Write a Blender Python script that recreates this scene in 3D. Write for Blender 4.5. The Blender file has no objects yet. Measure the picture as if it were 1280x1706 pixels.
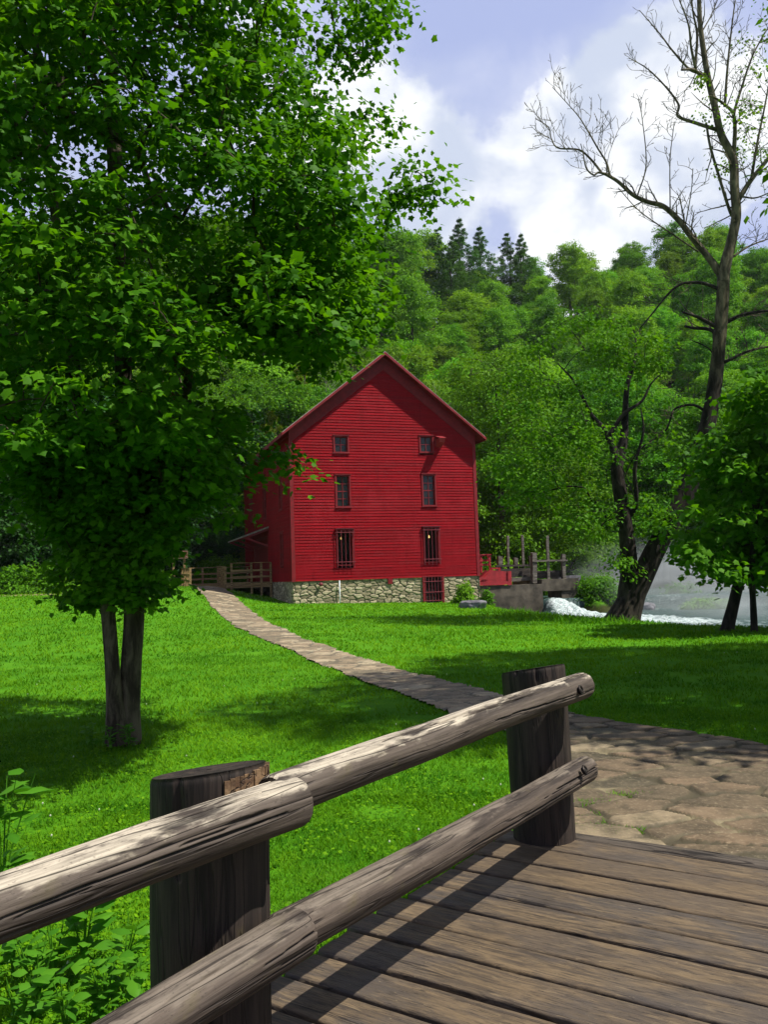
import bpy, math, random
import numpy as np
from mathutils import Vector, Matrix
S = bpy.context.scene
COL = S.collection
R = math.radians
# ------------------------------------------------------------------ camera
F, TH, RO, CZ = 1400.0, R(4.37), R(-1.8), 1.55
camd = bpy.data.cameras.new('camera')
camd.sensor_fit = 'HORIZONTAL'; camd.sensor_width = 36; camd.lens = 36 * F / 1280
camd.clip_start = 0.05; camd.clip_end = 2000
cam = bpy.data.objects.new('camera', camd); COL.objects.link(cam)
CAMR = Matrix.Rotation(math.pi / 2 + TH, 3, 'X') @ Matrix.Rotation(RO, 3, 'Z')
cam.matrix_world = Matrix.Translation((0, 0, CZ)) @ CAMR.to_4x4()
S.camera = cam
# ------------------------------------------------------------------ sun, sky, exposure
SUN_EL, SUN_D = R(59), Vector((0.96, -0.28, 0)).normalized()
sd = bpy.data.lights.new('sun', 'SUN'); sd.energy = 5.0; sd.angle = R(0.53); sd.color = (1.0, 0.95, 0.86)
sun = bpy.data.objects.new('sun', sd); COL.objects.link(sun)
SV = Vector((SUN_D.x * math.cos(SUN_EL), SUN_D.y * math.cos(SUN_EL), math.sin(SUN_EL)))
sun.rotation_euler = SV.to_track_quat('Z', 'Y').to_euler(); sun.location = (40, -7, 60)
S.view_settings.view_transform = 'Standard'; S.view_settings.look = 'None'
S.view_settings.exposure = 0.5; S.view_settings.gamma = 1; S.view_settings.use_curve_mapping = False
S.render.engine = 'CYCLES'
cy = S.cycles
cy.max_bounces = 6; cy.diffuse_bounces = 3; cy.glossy_bounces = 2; cy.transmission_bounces = 3; cy.volume_bounces = 0
cy.transparent_max_bounces = 6; cy.use_denoising = True; cy.sample_clamp_indirect = 6
cy.caustics_reflective = False; cy.caustics_refractive = False
cy.volume_step_rate = 4.0; cy.volume_max_steps = 64


class NT:
    """tiny helper to wire shader nodes"""
    def __init__(s, tree): s.t = tree; s.n = tree.nodes; s.l = tree.links
    def put(s, inp, v):
        if v is None: return
        if isinstance(v, bpy.types.NodeSocket): s.l.new(v, inp)
        else:
            if inp.type == 'RGBA' and len(v) == 3: v = (*v, 1)
            inp.default_value = v
    def node(s, typ, ins={}, **kw):
        nd = s.n.new('ShaderNode' + typ)
        for k, v in kw.items(): setattr(nd, k, v)
        for k, v in ins.items(): s.put(nd.inputs[k], v)
        return nd
    def math(s, op, a, b=None, c=None, clamp=False):
        nd = s.node('Math', operation=op, use_clamp=clamp)
        s.put(nd.inputs[0], a); s.put(nd.inputs[1], b); s.put(nd.inputs[2], c)
        return nd.outputs[0]
    def mix(s, f, a, b, bt='MIX'):
        nd = s.node('Mix', data_type='RGBA', blend_type=bt, clamp_factor=True)
        s.put(nd.inputs[0], f); s.put(nd.inputs[6], a); s.put(nd.inputs[7], b)
        return nd.outputs[2]
    def rng(s, v, a, b, c=0.0, d=1.0, smooth=True):
        nd = s.node('MapRange', interpolation_type='SMOOTHSTEP' if smooth else 'LINEAR')
        for i, x in enumerate((v, a, b, c, d)): s.put(nd.inputs[i], x)
        return nd.outputs[0]
    def obj(s, scale=(1, 1, 1), gen='Object'):
        tc = s.node('TexCoord')
        m = s.node('Mapping', {'Vector': tc.outputs[gen], 'Scale': scale})
        return m.outputs[0]
    def noise(s, vec, scale, detail=4, rough=.55, dist=0.0):
        return s.node('TexNoise', {'Vector': vec, 'Scale': scale, 'Detail': detail, 'Roughness': rough, 'Distortion': dist}).outputs[0]
    def attr(s, name): return s.node('Attribute', attribute_name=name).outputs['Fac']
    def bump(s, h, strength, dist=.01, normal=None):
        return s.node('Bump', {'Height': h, 'Strength': strength, 'Distance': dist, 'Normal': normal}).outputs[0]


def new_mat(name):
    m = bpy.data.materials.new(name); m.use_nodes = True
    m.node_tree.nodes.clear()
    return m, NT(m.node_tree)


def finish(m, t, shader):
    o = t.node('OutputMaterial'); t.l.new(shader, o.inputs['Surface'])
    return m


def bsdf(t, color, rough=.6, normal=None, spec=.4, **kw):
    ins = {'Base Color': color, 'Roughness': rough, 'Specular IOR Level': spec, 'Normal': normal}
    ins.update(kw)
    return t.node('BsdfPrincipled', {k: v for k, v in ins.items() if v is not None}).outputs[0]


# world: Nishita sky with broken cloud laid out by direction
W = bpy.data.worlds.new('World'); S.world = W; W.use_nodes = True
W.node_tree.nodes.clear(); t = NT(W.node_tree)
sky = t.node('TexSky', sky_type='NISHITA', sun_disc=False, sun_elevation=SUN_EL, sun_rotation=R(100), air_density=1.0, dust_density=1.2, ozone_density=1.6)
tc = t.node('TexCoord')


def dirv(px, py):
    return (CAMR @ Vector(((px - 640) / F, (853 - py) / F, -1))).normalized()


def blob(px, py, rad, gain):
    d = t.node('VectorMath', operation='DOT_PRODUCT'); t.put(d.inputs[0], tc.outputs['Generated']); d.inputs[1].default_value = dirv(px, py)
    return t.rng(d.outputs['Value'], math.cos(R(rad)), 1.0, 0.0, gain)


mp = t.node('Mapping', {'Vector': tc.outputs['Generated'], 'Scale': (1.0, 1.0, 1.25)}).outputs[0]
n1 = t.noise(mp, 5.2, 10, .6, .25)
n2 = t.noise(mp, 15.0, 8, .65, .5)
bias = t.math('ADD', blob(1060, 235, 9.5, .52), blob(740, 215, 7, .23))
bias = t.math('ADD', bias, blob(900, 330, 13, .13))
bias = t.math('ADD', bias, blob(500, 330, 12, .16))
bias = t.math('SUBTRACT', bias, blob(860, 40, 10, .30))
cm = t.math('ADD', t.math('ADD', n1, t.math('MULTIPLY', n2, .22)), bias)
mask = t.rng(cm, .66, .84)
thin = t.rng(cm, .45, .85, .0, .38)
mask = t.math('MAXIMUM', mask, thin)
# shading inside the cloud from its own thickness
n3 = t.noise(mp, 8.0, 5, .5, .2)
cloudc = t.mix(t.rng(n3, .38, .60), (6.4, 7.1, 8.7), (10.8, 11, 11.2))
skyc = t.mix(1.0, sky.outputs[0], (1.25, .95, 1.0), 'MULTIPLY')
skyc = t.mix(.75, skyc, (5.4, 6.3, 9.8))
colr = t.mix(mask, skyc, cloudc)
sz_ = t.node('SeparateXYZ', {'Vector': tc.outputs['Generated']})
dim = t.math('MULTIPLY', t.rng(sz_.outputs[2], .56, .95, 1.0, .66), t.rng(sz_.outputs[1], -.5, .45, .68, 1.0))      # sky dimmed overhead and behind the camera to lessen the fill light
colr = t.mix(1.0, colr, t.node('CombineXYZ', {'X': dim, 'Y': dim, 'Z': dim}).outputs[0], 'MULTIPLY')
bg = t.node('Background', {'Color': colr, 'Strength': .072})
wo = t.node('OutputWorld'); t.l.new(bg.outputs[0], wo.inputs['Surface'])

# ------------------------------------------------------------------ measuring helpers
Rn = np.array(CAMR); Cn = np.array([0, 0, CZ])


def ray(px, py): return Rn @ np.array([(px - 640) / F, (853 - py) / F, -1.0])
def at(px, py, y): d = ray(px, py); return Cn + d * (y / d[1])
def gz(px, py, z): d = ray(px, py); return Cn + d * ((z - CZ) / d[2])
def on_plane(px, py, P, n): d = ray(px, py); return Cn + d * (np.dot(P - Cn, n) / np.dot(d, n))


def sstep(a, b, x):
    q = np.clip((np.asarray(x, float) - a) / (b - a), 0, 1)
    return q * q * (3 - 2 * q)


def hash3(ix, iy, iz, seed=0):
    h = (ix.astype(np.int64) * 374761393 + iy.astype(np.int64) * 668265263 + iz.astype(np.int64) * 2147483647 + seed * 974711) & 0xffffffff
    h = ((h ^ (h >> 13)) * 1274126177) & 0xffffffff
    h = (h ^ (h >> 16)) & 0xffffffff
    return h / 4294967295.0


def vnoise(x, y, z=0.0, seed=0):
    x, y, z = np.broadcast_arrays(np.asarray(x, float), np.asarray(y, float), np.asarray(z, float))
    ix, iy, iz = np.floor(x), np.floor(y), np.floor(z)
    fx, fy, fz = x - ix, y - iy, z - iz
    fx, fy, fz = [f * f * (3 - 2 * f) for f in (fx, fy, fz)]
    r = 0
    for a in (0, 1):
        for b in (0, 1):
            for c in (0, 1):
                w = (fx if a else 1 - fx) * (fy if b else 1 - fy) * (fz if c else 1 - fz)
                r = r + w * hash3(ix + a, iy + b, iz + c, seed)
    return r


def fbm(x, y, z=0.0, seed=0, o=4):
    r, a, s = 0, .5, 0
    for i in range(o):
        r = r + a * vnoise(np.asarray(x) * 2 ** i, np.asarray(y) * 2 ** i, np.asarray(z) * 2 ** i, seed + i); s += a; a *= .5
    return r / s


def voronoi(x, y, seed=0, jit=.85):
    ix, iy = np.floor(x), np.floor(y)
    f1 = np.full(x.shape, 9.); f2 = np.full(x.shape, 9.); cid = np.zeros(x.shape)
    for a in (-1, 0, 1):
        for b in (-1, 0, 1):
            cx, cy = ix + a, iy + b
            z0 = np.zeros_like(cx)
            px = cx + .5 + jit * (hash3(cx, cy, z0, seed) - .5); py = cy + .5 + jit * (hash3(cx, cy, z0 + 1, seed) - .5)
            d = np.hypot(px - x, py - y); r = hash3(cx, cy, z0 + 2, seed)
            nw = d < f1
            f2 = np.where(nw, f1, np.minimum(f2, d)); cid = np.where(nw, r, cid); f1 = np.where(nw, d, f1)
    return f1, f2 - f1, cid


def in_poly(x, y, P):
    P = np.asarray(P, float); r = np.zeros(np.shape(x), bool); n = len(P)
    for i in range(n):
        x1, y1 = P[i]; x2, y2 = P[(i + 1) % n]
        if y1 == y2: continue
        c = ((y1 > y) != (y2 > y)) & (x < (x2 - x1) * (y - y1) / (y2 - y1) + x1)
        r ^= c
    return r


def d_poly(x, y, P):
    P = np.asarray(P, float); d = np.full(np.shape(x), 1e9); n = len(P)
    for i in range(n):
        a, b = P[i], P[(i + 1) % n]; ab = b - a
        q = np.clip(((x - a[0]) * ab[0] + (y - a[1]) * ab[1]) / (ab @ ab), 0, 1)
        d = np.minimum(d, np.hypot(x - a[0] - q * ab[0], y - a[1] - q * ab[1]))
    return d


# ------------------------------------------------------------------ object helpers
def tag(o, label, cat, group=None):
    o['label'] = label; o['category'] = cat
    if group: o['group'] = group
    return o


def thing(name, label, cat, loc=(0, 0, 0), rz=0.0, group=None):
    o = bpy.data.objects.new(name, None); COL.objects.link(o)
    o.location = tuple(float(v) for v in loc); o.rotation_euler = (0, 0, rz); o.empty_display_size = .2
    return tag(o, label, cat, group)


def mesh(name, verts, faces, mat, parent=None, attrs=None, smooth=False, link=True):
    """faces: an (n,k) array or a list of index tuples"""
    me = bpy.data.meshes.new(name)
    verts = np.asarray(verts, np.float32)
    if isinstance(faces, np.ndarray):
        n, k = faces.shape
        me.vertices.add(len(verts)); me.vertices.foreach_set('co', verts.ravel())
        me.loops.add(n * k); me.loops.foreach_set('vertex_index', faces.astype(np.int32).ravel())
        me.polygons.add(n); me.polygons.foreach_set('loop_start', np.arange(0, n * k, k, dtype=np.int32))
        me.update(calc_edges=True)
    else:
        me.from_pydata(verts.tolist(), [], [tuple(int(i) for i in f) for f in faces])
    for an, v in (attrs or {}).items():
        a = me.attributes.new(an, 'FLOAT', 'POINT'); a.data.foreach_set('value', np.asarray(v, np.float32).ravel())
    me.polygons.foreach_set('use_smooth', np.full(len(me.polygons), smooth))
    me.update()
    me.materials.append(mat)
    o = bpy.data.objects.new(name, me); COL.objects.link(o)
    if parent is not None: o.parent = parent
    return o


class MB:
    """collects boxes, bars and tubes, then links them as one mesh"""
    def __init__(s): s.v = []; s.f = []; s.t = []
    def add(s, v, f, tint=0.5):
        b = len(s.v); s.v += [tuple(map(float, p)) for p in v]; s.f += [tuple(b + i for i in q) for q in f]; s.t += [tint] * len(v)
    def box(s, lo, hi, tint=.5, fn=None):
        (a, b, c), (d, e, g) = lo, hi
        v = [(a, b, c), (d, b, c), (d, e, c), (a, e, c), (a, b, g), (d, b, g), (d, e, g), (a, e, g)]
        if fn: v = [fn(p) for p in v]
        s.add(v, [(0, 3, 2, 1), (4, 5, 6, 7), (0, 1, 5, 4), (1, 2, 6, 5), (2, 3, 7, 6), (3, 0, 4, 7)], tint)
    def bar(s, p, q, w, h, up=(0, 0, 1), tint=.5):
        p, q = Vector(p), Vector(q); d = (q - p).normalized(); sd_ = d.cross(Vector(up))
        if sd_.length < 1e-4: sd_ = d.cross(Vector((1, 0, 0)))
        sd_.normalize(); u = sd_.cross(d)
        v = []
        for c in (p, q):
            for a, b in ((-1, -1), (1, -1), (1, 1), (-1, 1)): v.append(c + sd_ * (a * w / 2) + u * (b * h / 2))
        s.add(v, [(0, 1, 2, 3), (4, 7, 6, 5), (0, 4, 5, 1), (1, 5, 6, 2), (2, 6, 7, 3), (3, 7, 4, 0)], tint)
    def tube(s, pts, rad, n=8, cap=True, tint=.5):
        pts = [Vector(p) for p in pts]; m = len(pts); rings = []
        ref = Vector((.3, .9, .2))
        for i, p in enumerate(pts):
            d = (pts[min(i + 1, m - 1)] - pts[max(i - 1, 0)])
            d = d.normalized() if d.length > 1e-9 else Vector((0, 0, 1))
            a = d.cross(ref)
            if a.length < .05: a = d.cross(Vector((1, 0, 0)))
            a.normalize(); b = d.cross(a); r = rad[i] if hasattr(rad, '__len__') else rad
            rings.append([p + (a * math.cos(2 * math.pi * k / n) + b * math.sin(2 * math.pi * k / n)) * r for k in range(n)])
        v = [q for rg in rings for q in rg]; f = []
        for i in range(m - 1):
            for k in range(n): f.append((i * n + k, i * n + (k + 1) % n, (i + 1) * n + (k + 1) % n, (i + 1) * n + k))
        if cap: f += [tuple(range(n))[::-1], tuple((m - 1) * n + k for k in range(n))]
        s.add(v, f, tint)
    def build(s, name, mat, parent=None, smooth=False, bevel=0):
        o = mesh(name, s.v, s.f, mat, parent, {'tint': s.t}, smooth)
        if bevel:
            b = o.modifiers.new('bevel', 'BEVEL'); b.width = bevel; b.segments = 2; b.limit_method = 'ANGLE'
        return o


def copy_tree(o, parent=None, loc=None, rz=None, sc=None, label=None):
    c = o.copy(); COL.objects.link(c); c.parent = parent
    if loc is not None: c.location = loc
    if rz is not None: c.rotation_euler = (0, 0, rz)
    if sc is not None: c.scale = sc
    if label: c['label'] = label
    for ch in list(o.children): copy_tree(ch, c)
    return c


# ------------------------------------------------------------------ materials
def m_leaf(name, lo, hi, trans=.35, objvar=.0, rough=.55, spec=.09):
    m, t = new_mat(name)
    tint = t.attr('tint')
    c = t.mix(tint, lo, hi)
    if objvar:
        oi = t.node('ObjectInfo').outputs['Random']
        hs = t.node('HueSaturation', {'Color': c, 'Hue': t.rng(oi, 0, 1, .5 - .012 * objvar, .5 + .022 * objvar, False), 'Saturation': 1.0,
                                      'Value': t.rng(t.math('FRACT', t.math('MULTIPLY', oi, 7.3)), 0, 1, 1 - .3 * objvar, 1 + .3 * objvar, False)})
        c = hs.outputs[0]
    s1 = bsdf(t, c, rough, spec=spec)
    tl = t.node('BsdfTranslucent', {'Color': t.mix(1.0, c, (1.35, 1.25, .5), 'MULTIPLY')}).outputs[0]
    return finish(m, t, t.node('MixShader', {0: trans, 1: s1, 2: tl}).outputs[0])


def m_bark(name, dark, light, sc=9, stretch=.25, bump=.6):
    m, t = new_mat(name)
    v = t.obj((1, 1, stretch))
    a = t.noise(v, sc, 6, .65, .4); b = t.noise(t.obj(), sc * .35, 4)
    c = t.mix(t.rng(a, .38, .66), dark, light)
    c = t.mix(t.rng(b, .58, .75, 0, .6), c, tuple(min(1, x * 1.9) for x in light))
    return finish(m, t, bsdf(t, c, .85, t.bump(a, bump, .03), .2))


def m_plain(name, col, rough=.6, var=.25, sc=6, bump=.15, spec=.35, metallic=0.0):
    m, t = new_mat(name)
    n = t.noise(t.obj(), sc, 5)
    c = t.mix(t.rng(n, .3, .7), tuple(x * (1 - var) for x in col), tuple(min(1, x * (1 + var)) for x in col))
    return finish(m, t, bsdf(t, c, rough, t.bump(n, bump, .01), spec, Metallic=metallic))


def m_log(name, dark, mid, pale, pale_amt=1.0):
    m, t = new_mat(name)
    st = t.noise(t.obj((1.0, 13, 13)), 1.6, 6, .62, .25)
    fine = t.noise(t.obj((2.5, 60, 60)), 2.0, 4, .6)
    pat = t.noise(t.obj((1.6, 6, 6)), 1.9, 5, .6, .8)
    up, crack = t.attr('up'), t.attr('crack')
    c = t.mix(t.rng(st, .36, .62), dark, mid)
    c = t.mix(t.rng(fine, .35, .7, 0, .35), c, dark)
    k = t.math('ADD', t.math('MULTIPLY', pat, .8), t.math('MULTIPLY', up, .42))
    k = t.math('ADD', k, t.math('MULTIPLY', st, .25)); k = t.math('ADD', k, t.math('MULTIPLY', t.noise(t.obj((6, 22, 22)), 1.6, 5, .7, .6), .22))
    k = t.math('MULTIPLY', t.rng(k, .91, 1.04), pale_amt)
    rid = t.math('ABSOLUTE', t.math('SUBTRACT', t.noise(t.obj((.45, 9, 9)), 1.5, 3, .5, .15), .5)); rid = t.rng(rid, .016, .002)
    pc = t.mix(t.rng(fine, .3, .7), pale, tuple(x * .55 for x in pale))
    pc = t.mix(t.rng(t.noise(t.obj((.8, 5, 5)), 3.1, 3), .58, .72, 0, .6), pc, (.16, .135, .07))
    c = t.mix(k, c, pc)
    speck = t.noise(t.obj((30, 60, 60)), 1.8, 3, .7); c = t.mix(t.rng(speck, .58, .72, 0, .55), c, (.02, .016, .013))
    moss = t.rng(t.noise(t.obj((2, 4, 4)), 2.3, 4), .62, .75, 0, .35)
    c = t.mix(moss, c, (.10, .085, .03))
    c = t.mix(t.math('MULTIPLY', rid, .8), c, (.014, .010, .008))
    c = t.mix(crack, c, (.008, .006, .005))
    h = t.math('SUBTRACT', t.math('ADD', t.math('MULTIPLY', st, .7), t.math('MULTIPLY', fine, .3)), t.math('MULTIPLY', rid, .6))
    return finish(m, t, bsdf(t, c, .72, t.bump(h, .7, .008), .3))


def m_deck():
    m, t = new_mat('weathered deck boards')
    ri = t.attr('tint')
    cv = t.node('CombineXYZ', {'X': t.math('MULTIPLY', ri, 41.0), 'Y': t.math('MULTIPLY', ri, 17.0), 'Z': 0.0}).outputs[0]

    def cc(scale):
        a = t.node('VectorMath', operation='ADD'); t.put(a.inputs[0], t.node('TexCoord').outputs['Object']); t.put(a.inputs[1], cv)
        return t.node('Mapping', {'Vector': a.outputs[0], 'Scale': scale}).outputs[0]
    st = t.noise(cc((1.6, 11, 8)), 1.9, 8, .7, .9)
    fine = t.noise(cc((6, 70, 20)), 2.0, 5, .7, .4)
    pat = t.noise(cc((1.1, 2.6, 1)), 1.7, 5, .6, .6)
    c = t.mix(t.rng(st, .33, .66), (.042, .032, .025), (.16, .112, .062))
    c = t.mix(t.rng(pat, .42, .64, 0, .8), c, (.062, .053, .048))
    c = t.mix(t.rng(ri, 0, 1, 0, .45), c, (.12, .082, .045))
    c = t.mix(t.rng(fine, .50, .66, 0, .85), c, (.022, .017, .013))
    c = t.mix(t.rng(t.noise(cc((2.5, 30, 9)), 2.0, 6, .7, .6), .54, .68, 0, .7), c, (.19, .14, .08))
    c = t.mix(t.rng(t.noise(cc((1.5, 9, 3)), 2.4, 6, .7, .7), .62, .72, 0, .85), c, (.018, .014, .012))
    c = t.mix(t.rng(t.noise(cc((3, 7, 3)), 9, 4, .7), .64, .74, 0, .7), c, (.27, .21, .125))
    rid = t.rng(t.math('ABSOLUTE', t.math('SUBTRACT', t.noise(cc((.35, 9, 3)), 1.6, 3, .5, .2), .5)), .014, .002)
    rid = t.math('MULTIPLY', rid, t.rng(t.noise(cc((.8, 3, 1)), 1.3, 2), .5, .62))
    c = t.mix(t.math('MULTIPLY', rid, .85), c, (.012, .009, .008))
    h = t.math('SUBTRACT', t.math('SUBTRACT', t.math('MULTIPLY', st, .6), t.math('MULTIPLY', fine, .5)), t.math('MULTIPLY', rid, .7))
    return finish(m, t, bsdf(t, c, t.rng(pat, .35, .7, .75, .5), t.bump(h, .8, .006), .35))


def m_stone(name, a, b, c3, mortar, wet=.65, moss=.25):
    m, t = new_mat(name)
    rnd, edge = t.attr('tint'), t.attr('edge')
    n = t.noise(t.obj((1, 1, 1.6)), 5.0, 7, .65, .3)
    nf = t.noise(t.obj((1, 1, 2)), 38, 4, .7)
    ramp = t.node('ValToRGB', {'Fac': rnd}); e = ramp.color_ramp.elements
    e[0].position = 0; e[0].color = (*a, 1); e[1].position = 1; e[1].color = (*b, 1)
    k = ramp.color_ramp.elements.new(.72); k.color = (*c3, 1)
    c = t.mix(t.rng(n, .36, .70, 0, .7), ramp.outputs[0], tuple(x * .42 for x in a))
    c = t.mix(t.rng(nf, .5, .75, 0, .45), c, tuple(min(1, x * 1.5) for x in b))
    c = t.mix(t.rng(t.noise(t.obj(), 2.2, 4), .55, .75, 0, moss), c, (.07, .075, .03))
    c = t.mix(t.rng(edge, .17, .07), c, t.mix(t.rng(t.noise(t.obj(), 1.3, 3), .5, .66), tuple(x * .22 for x in mortar), t.mix(nf, mortar, tuple(x * .5 for x in mortar))))
    h = t.math('ADD', t.math('MULTIPLY', n, .6), t.math('MULTIPLY', nf, .4))
    return finish(m, t, bsdf(t, c, wet, t.bump(h, .6, .012), .2))


def m_siding(name, col, worn):
    m, t = new_mat(name)
    rnd = t.attr('tint')
    st = t.noise(t.obj((.5, .5, 9)), 3.0, 5, .6)
    fine = t.noise(t.obj((2, 2, 30)), 7, 4, .65)
    c = t.mix(t.rng(st, .3, .7), tuple(x * .78 for x in col), tuple(x * 1.12 for x in col))
    c = t.mix(t.rng(rnd, .0, 1, 0, .6), c, tuple(x * .6 for x in col))
    c = t.mix(t.rng(t.noise(t.obj((2.2, 2.2, .25)), 1.4, 5, .6), .52, .72, 0, .45), c, tuple(x * .55 for x in col))
    c = t.mix(t.rng(t.noise(t.obj((.5, .5, .5)), 1.0, 4, .6), .5, .7, 0, .4), c, (min(1, col[0] * 1.35), col[1] * 4, col[2] * 2.6))
    c = t.mix(t.rng(t.math('ADD', fine, t.math('MULTIPLY', rnd, .10)), .64, .78, 0, .55), c, worn)
    return finish(m, t, bsdf(t, c, .65, t.bump(fine, .25, .006), .08))


M = {}
RED = (.29, .004, .010)
M['siding'] = m_siding('red painted clapboard', RED, (.46, .11, .11))
M['trim'] = m_plain('red painted trim', (.20, .006, .011), .65, .18, 5)
M['redbox'] = m_plain('red painted timber', (.30, .018, .024), .6, .25, 4)
M['shingle'] = m_plain('old wood shingles', (.26, .22, .19), .8, .3, 7, .5)
M['pane'] = m_plain('dark window glass', (.018, .02, .018), .12, .3, 2, .02, .5)
M['dark'] = m_plain('dark room', (.012, .009, .009), .9)
M['iron'] = m_plain('red painted iron bars', (.17, .022, .034), .4, .2, 9)
M['pipe'] = m_plain('white metal pipe', (.62, .66, .68), .4, .1)
M['bolt'] = m_plain('rusted bolt iron', (.035, .028, .024), .5, .4, 40, .4, .5, .6)
M['hole'] = m_plain('dark drilled recess', (.006, .005, .005), .95)
M['post'] = m_log('dark creosoted post', (.016, .012, .010), (.05, .036, .028), (.16, .12, .09), .35)
M['rail_top'] = m_log('bleached log', (.032, .024, .019), (.105, .083, .066), (.47, .41, .32), 1.0)
M['rail_low'] = m_log('brown grey log', (.03, .022, .018), (.10, .077, .06), (.20, .165, .13), .8)
M['rawwood'] = m_log('torn raw wood', (.10, .055, .028), (.30, .19, .10), (.50, .34, .2), .6)
M['deck'] = m_deck()
M['grey_timber'] = m_log('silver grey timber', (.06, .05, .042), (.19, .165, .135), (.42, .37, .30), .8)
M['dark_timber'] = m_log('wet dark timber', (.02, .017, .014), (.07, .056, .045), (.16, .13, .1), .5)
M['ramp_timber'] = m_log('brown treated timber', (.16, .10, .04), (.44, .30, .135), (.50, .37, .2), .6)
M['paving'] = m_stone('flagstones', (.075, .064, .04), (.25, .20, .125), (.165, .115, .07), (.27, .225, .13))
M['pathstone'] = m_stone('path flagstones', (.15, .125, .08), (.40, .335, .22), (.28, .21, .13), (.46, .40, .27))
M['footing'] = m_stone('rubble stone', (.22, .185, .11), (.62, .54, .36), (.46, .39, .25), (.62, .56, .40), .85, .12)
M['boulder'] = m_plain('grey boulder', (.13, .125, .14), .8, .45, 3, .6)
M['concrete'] = m_plain('stained wet concrete', (.075, .062, .045), .7, .55, 1.6, .5)
M['sign'] = m_plain('brown sign board', (.13, .042, .022), .6, .15)
M['signtext'] = m_plain('cream lettering', (.55, .42, .30), .6, .1)
M['bark_maple'] = m_bark('grey maple bark', (.030, .022, .015), (.135, .105, .075), 11, .22, .8)
M['bark_dark'] = m_bark('dark wet bark', (.012, .010, .008), (.045, .036, .028), 5, .3, .8)
M['bark_grey'] = m_bark('pale dead bark', (.045, .038, .022), (.17, .145, .085), 5, .3, .4)
M['bark_forest'] = m_bark('forest bark', (.03, .024, .018), (.10, .08, .06), 4, .3, .4)
M['bark_pale'] = m_bark('bleached branch bark', (.16, .14, .11), (.42, .38, .31), 4, .3, .3)
m, t = new_mat('dark bark bleaching upwards')
v = t.obj((1, 1, .3)); a = t.noise(v, 6, 6, .65, .4); z_ = t.node('SeparateXYZ', {'Vector': t.node('TexCoord').outputs['Object']}).outputs[2]
k = t.rng(t.math('ADD', z_, t.math('MULTIPLY', t.noise(t.obj((1.5, 1.5, .5)), 1.5, 5), 4.0)), 9.0, 12.2)
c = t.mix(k, t.mix(t.rng(a, .38, .66), (.013, .011, .009), (.05, .041, .032)), t.mix(t.rng(a, .38, .66), (.045, .038, .022), (.17, .145, .085)))
M['bark_twin'] = finish(m, t, bsdf(t, c, .9, t.bump(a, .5, .03), .12))
M['leaf_maple'] = m_leaf('maple leaves', (.018, .10, .003), (.115, .305, .006), .45)
M['leaf_right'] = m_leaf('broad leaves', (.025, .12, .003), (.105, .28, .007), .44)
M['leaf_forest'] = m_leaf('forest leaves', (.065, .19, .004), (.19, .38, .010), .40, 1.0)
M['leaf_twin'] = m_leaf('streamside leaves', (.035, .14, .004), (.12, .30, .008), .40)
M['leaf_sparse'] = m_leaf('sparse top leaves', (.06, .16, .006), (.17, .31, .012), .42)
M['leaf_pine'] = m_leaf('pine needles', (.028, .11, .010), (.08, .20, .018), .3, .4)
M['leaf_cedar'] = m_leaf('cedar sprays', (.08, .125, .004), (.15, .20, .007), .25, .3)
M['leaf_painted_shade'] = m_leaf('leaves with painted shade', (.010, .045, .008), (.03, .10, .012), .3, .5)  # overhead shade on the left trees is painted into this leaf colour
M['leaf_bush'] = m_leaf('bright bush leaves', (.09, .24, .008), (.22, .42, .014), .35)
M['leaf_weed'] = m_leaf('weed leaves', (.05, .18, .012), (.10, .28, .018), .38, 0, .4)
M['leaf_dead'] = m_leaf('dead brown leaves', (.12, .035, .018), (.22, .07, .03), .3)
M['grass'] = m_leaf('lawn blades', (.03, .145, .003), (.155, .34, .006), .35, 0, .6, .06)
M['flower'] = m_plain('clover heads', (.45, .5, .35), .8, .1)

# ------------------------------------------------------------------ the lie of the land
MA = at(488, 969, 42.0); PHI = R(18)                       # mill front left corner
MU = np.array([math.cos(PHI), math.sin(PHI), 0]); MN = np.array([math.sin(PHI), -math.cos(PHI), 0])
MO = np.array([MA[0], MA[1], 0.0]); MW, ML = 10.15, 15.5
FU = np.array([.556, .831, 0]); FU /= np.linalg.norm(FU); FN = np.array([FU[1], -FU[0], 0])     # along the bridge, towards its middle
DECK_N0, DECK_S1 = -2.335, 4.76
RIVER = [(5.5, 50), (5.3, 41), (5.4, 38.0), (6.3, 33.2), (7.7, 28.6), (9.3, 25.0), (11.5, 22.5), (15, 20.0), (22, 17.5), (45, 13), (90, 20), (90, 66), (45, 66), (30, 64), (22, 59), (17, 54), (14, 49), (11.6, 45.4), (11.0, 46.5), (10.6, 50)]


def H0(x, y):
    x = np.asarray(x, float); y = np.asarray(y, float)
    q = np.clip((y - 10) / 32, 0, 1.15)
    h = -.13 + .43 * q + .95 * sstep(0, 6, -4.6 - x) * sstep(16, 46, y) - .034 * np.clip(x + 4, 0, 14) * q
    h = h - .28 * sstep(.2, -2.2, x) * sstep(4.4, 1.8, y)
    h = h + .05 * (fbm(x * .35, y * .35, 0, 5, 3) - .5)
    # wooded hill
    edge = 57 - 9 * sstep(-6, -26, x) + 6 * sstep(8, 25, x)
    h = h + (53 + 4 * sstep(8, 60, x)) * sstep(0, 1, (y - edge) / 118) ** .9 + 3 * sstep(0, 30, y - edge) * (fbm(x * .03, y * .03, 0, 9, 3) - .5) * 2
    return h


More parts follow.
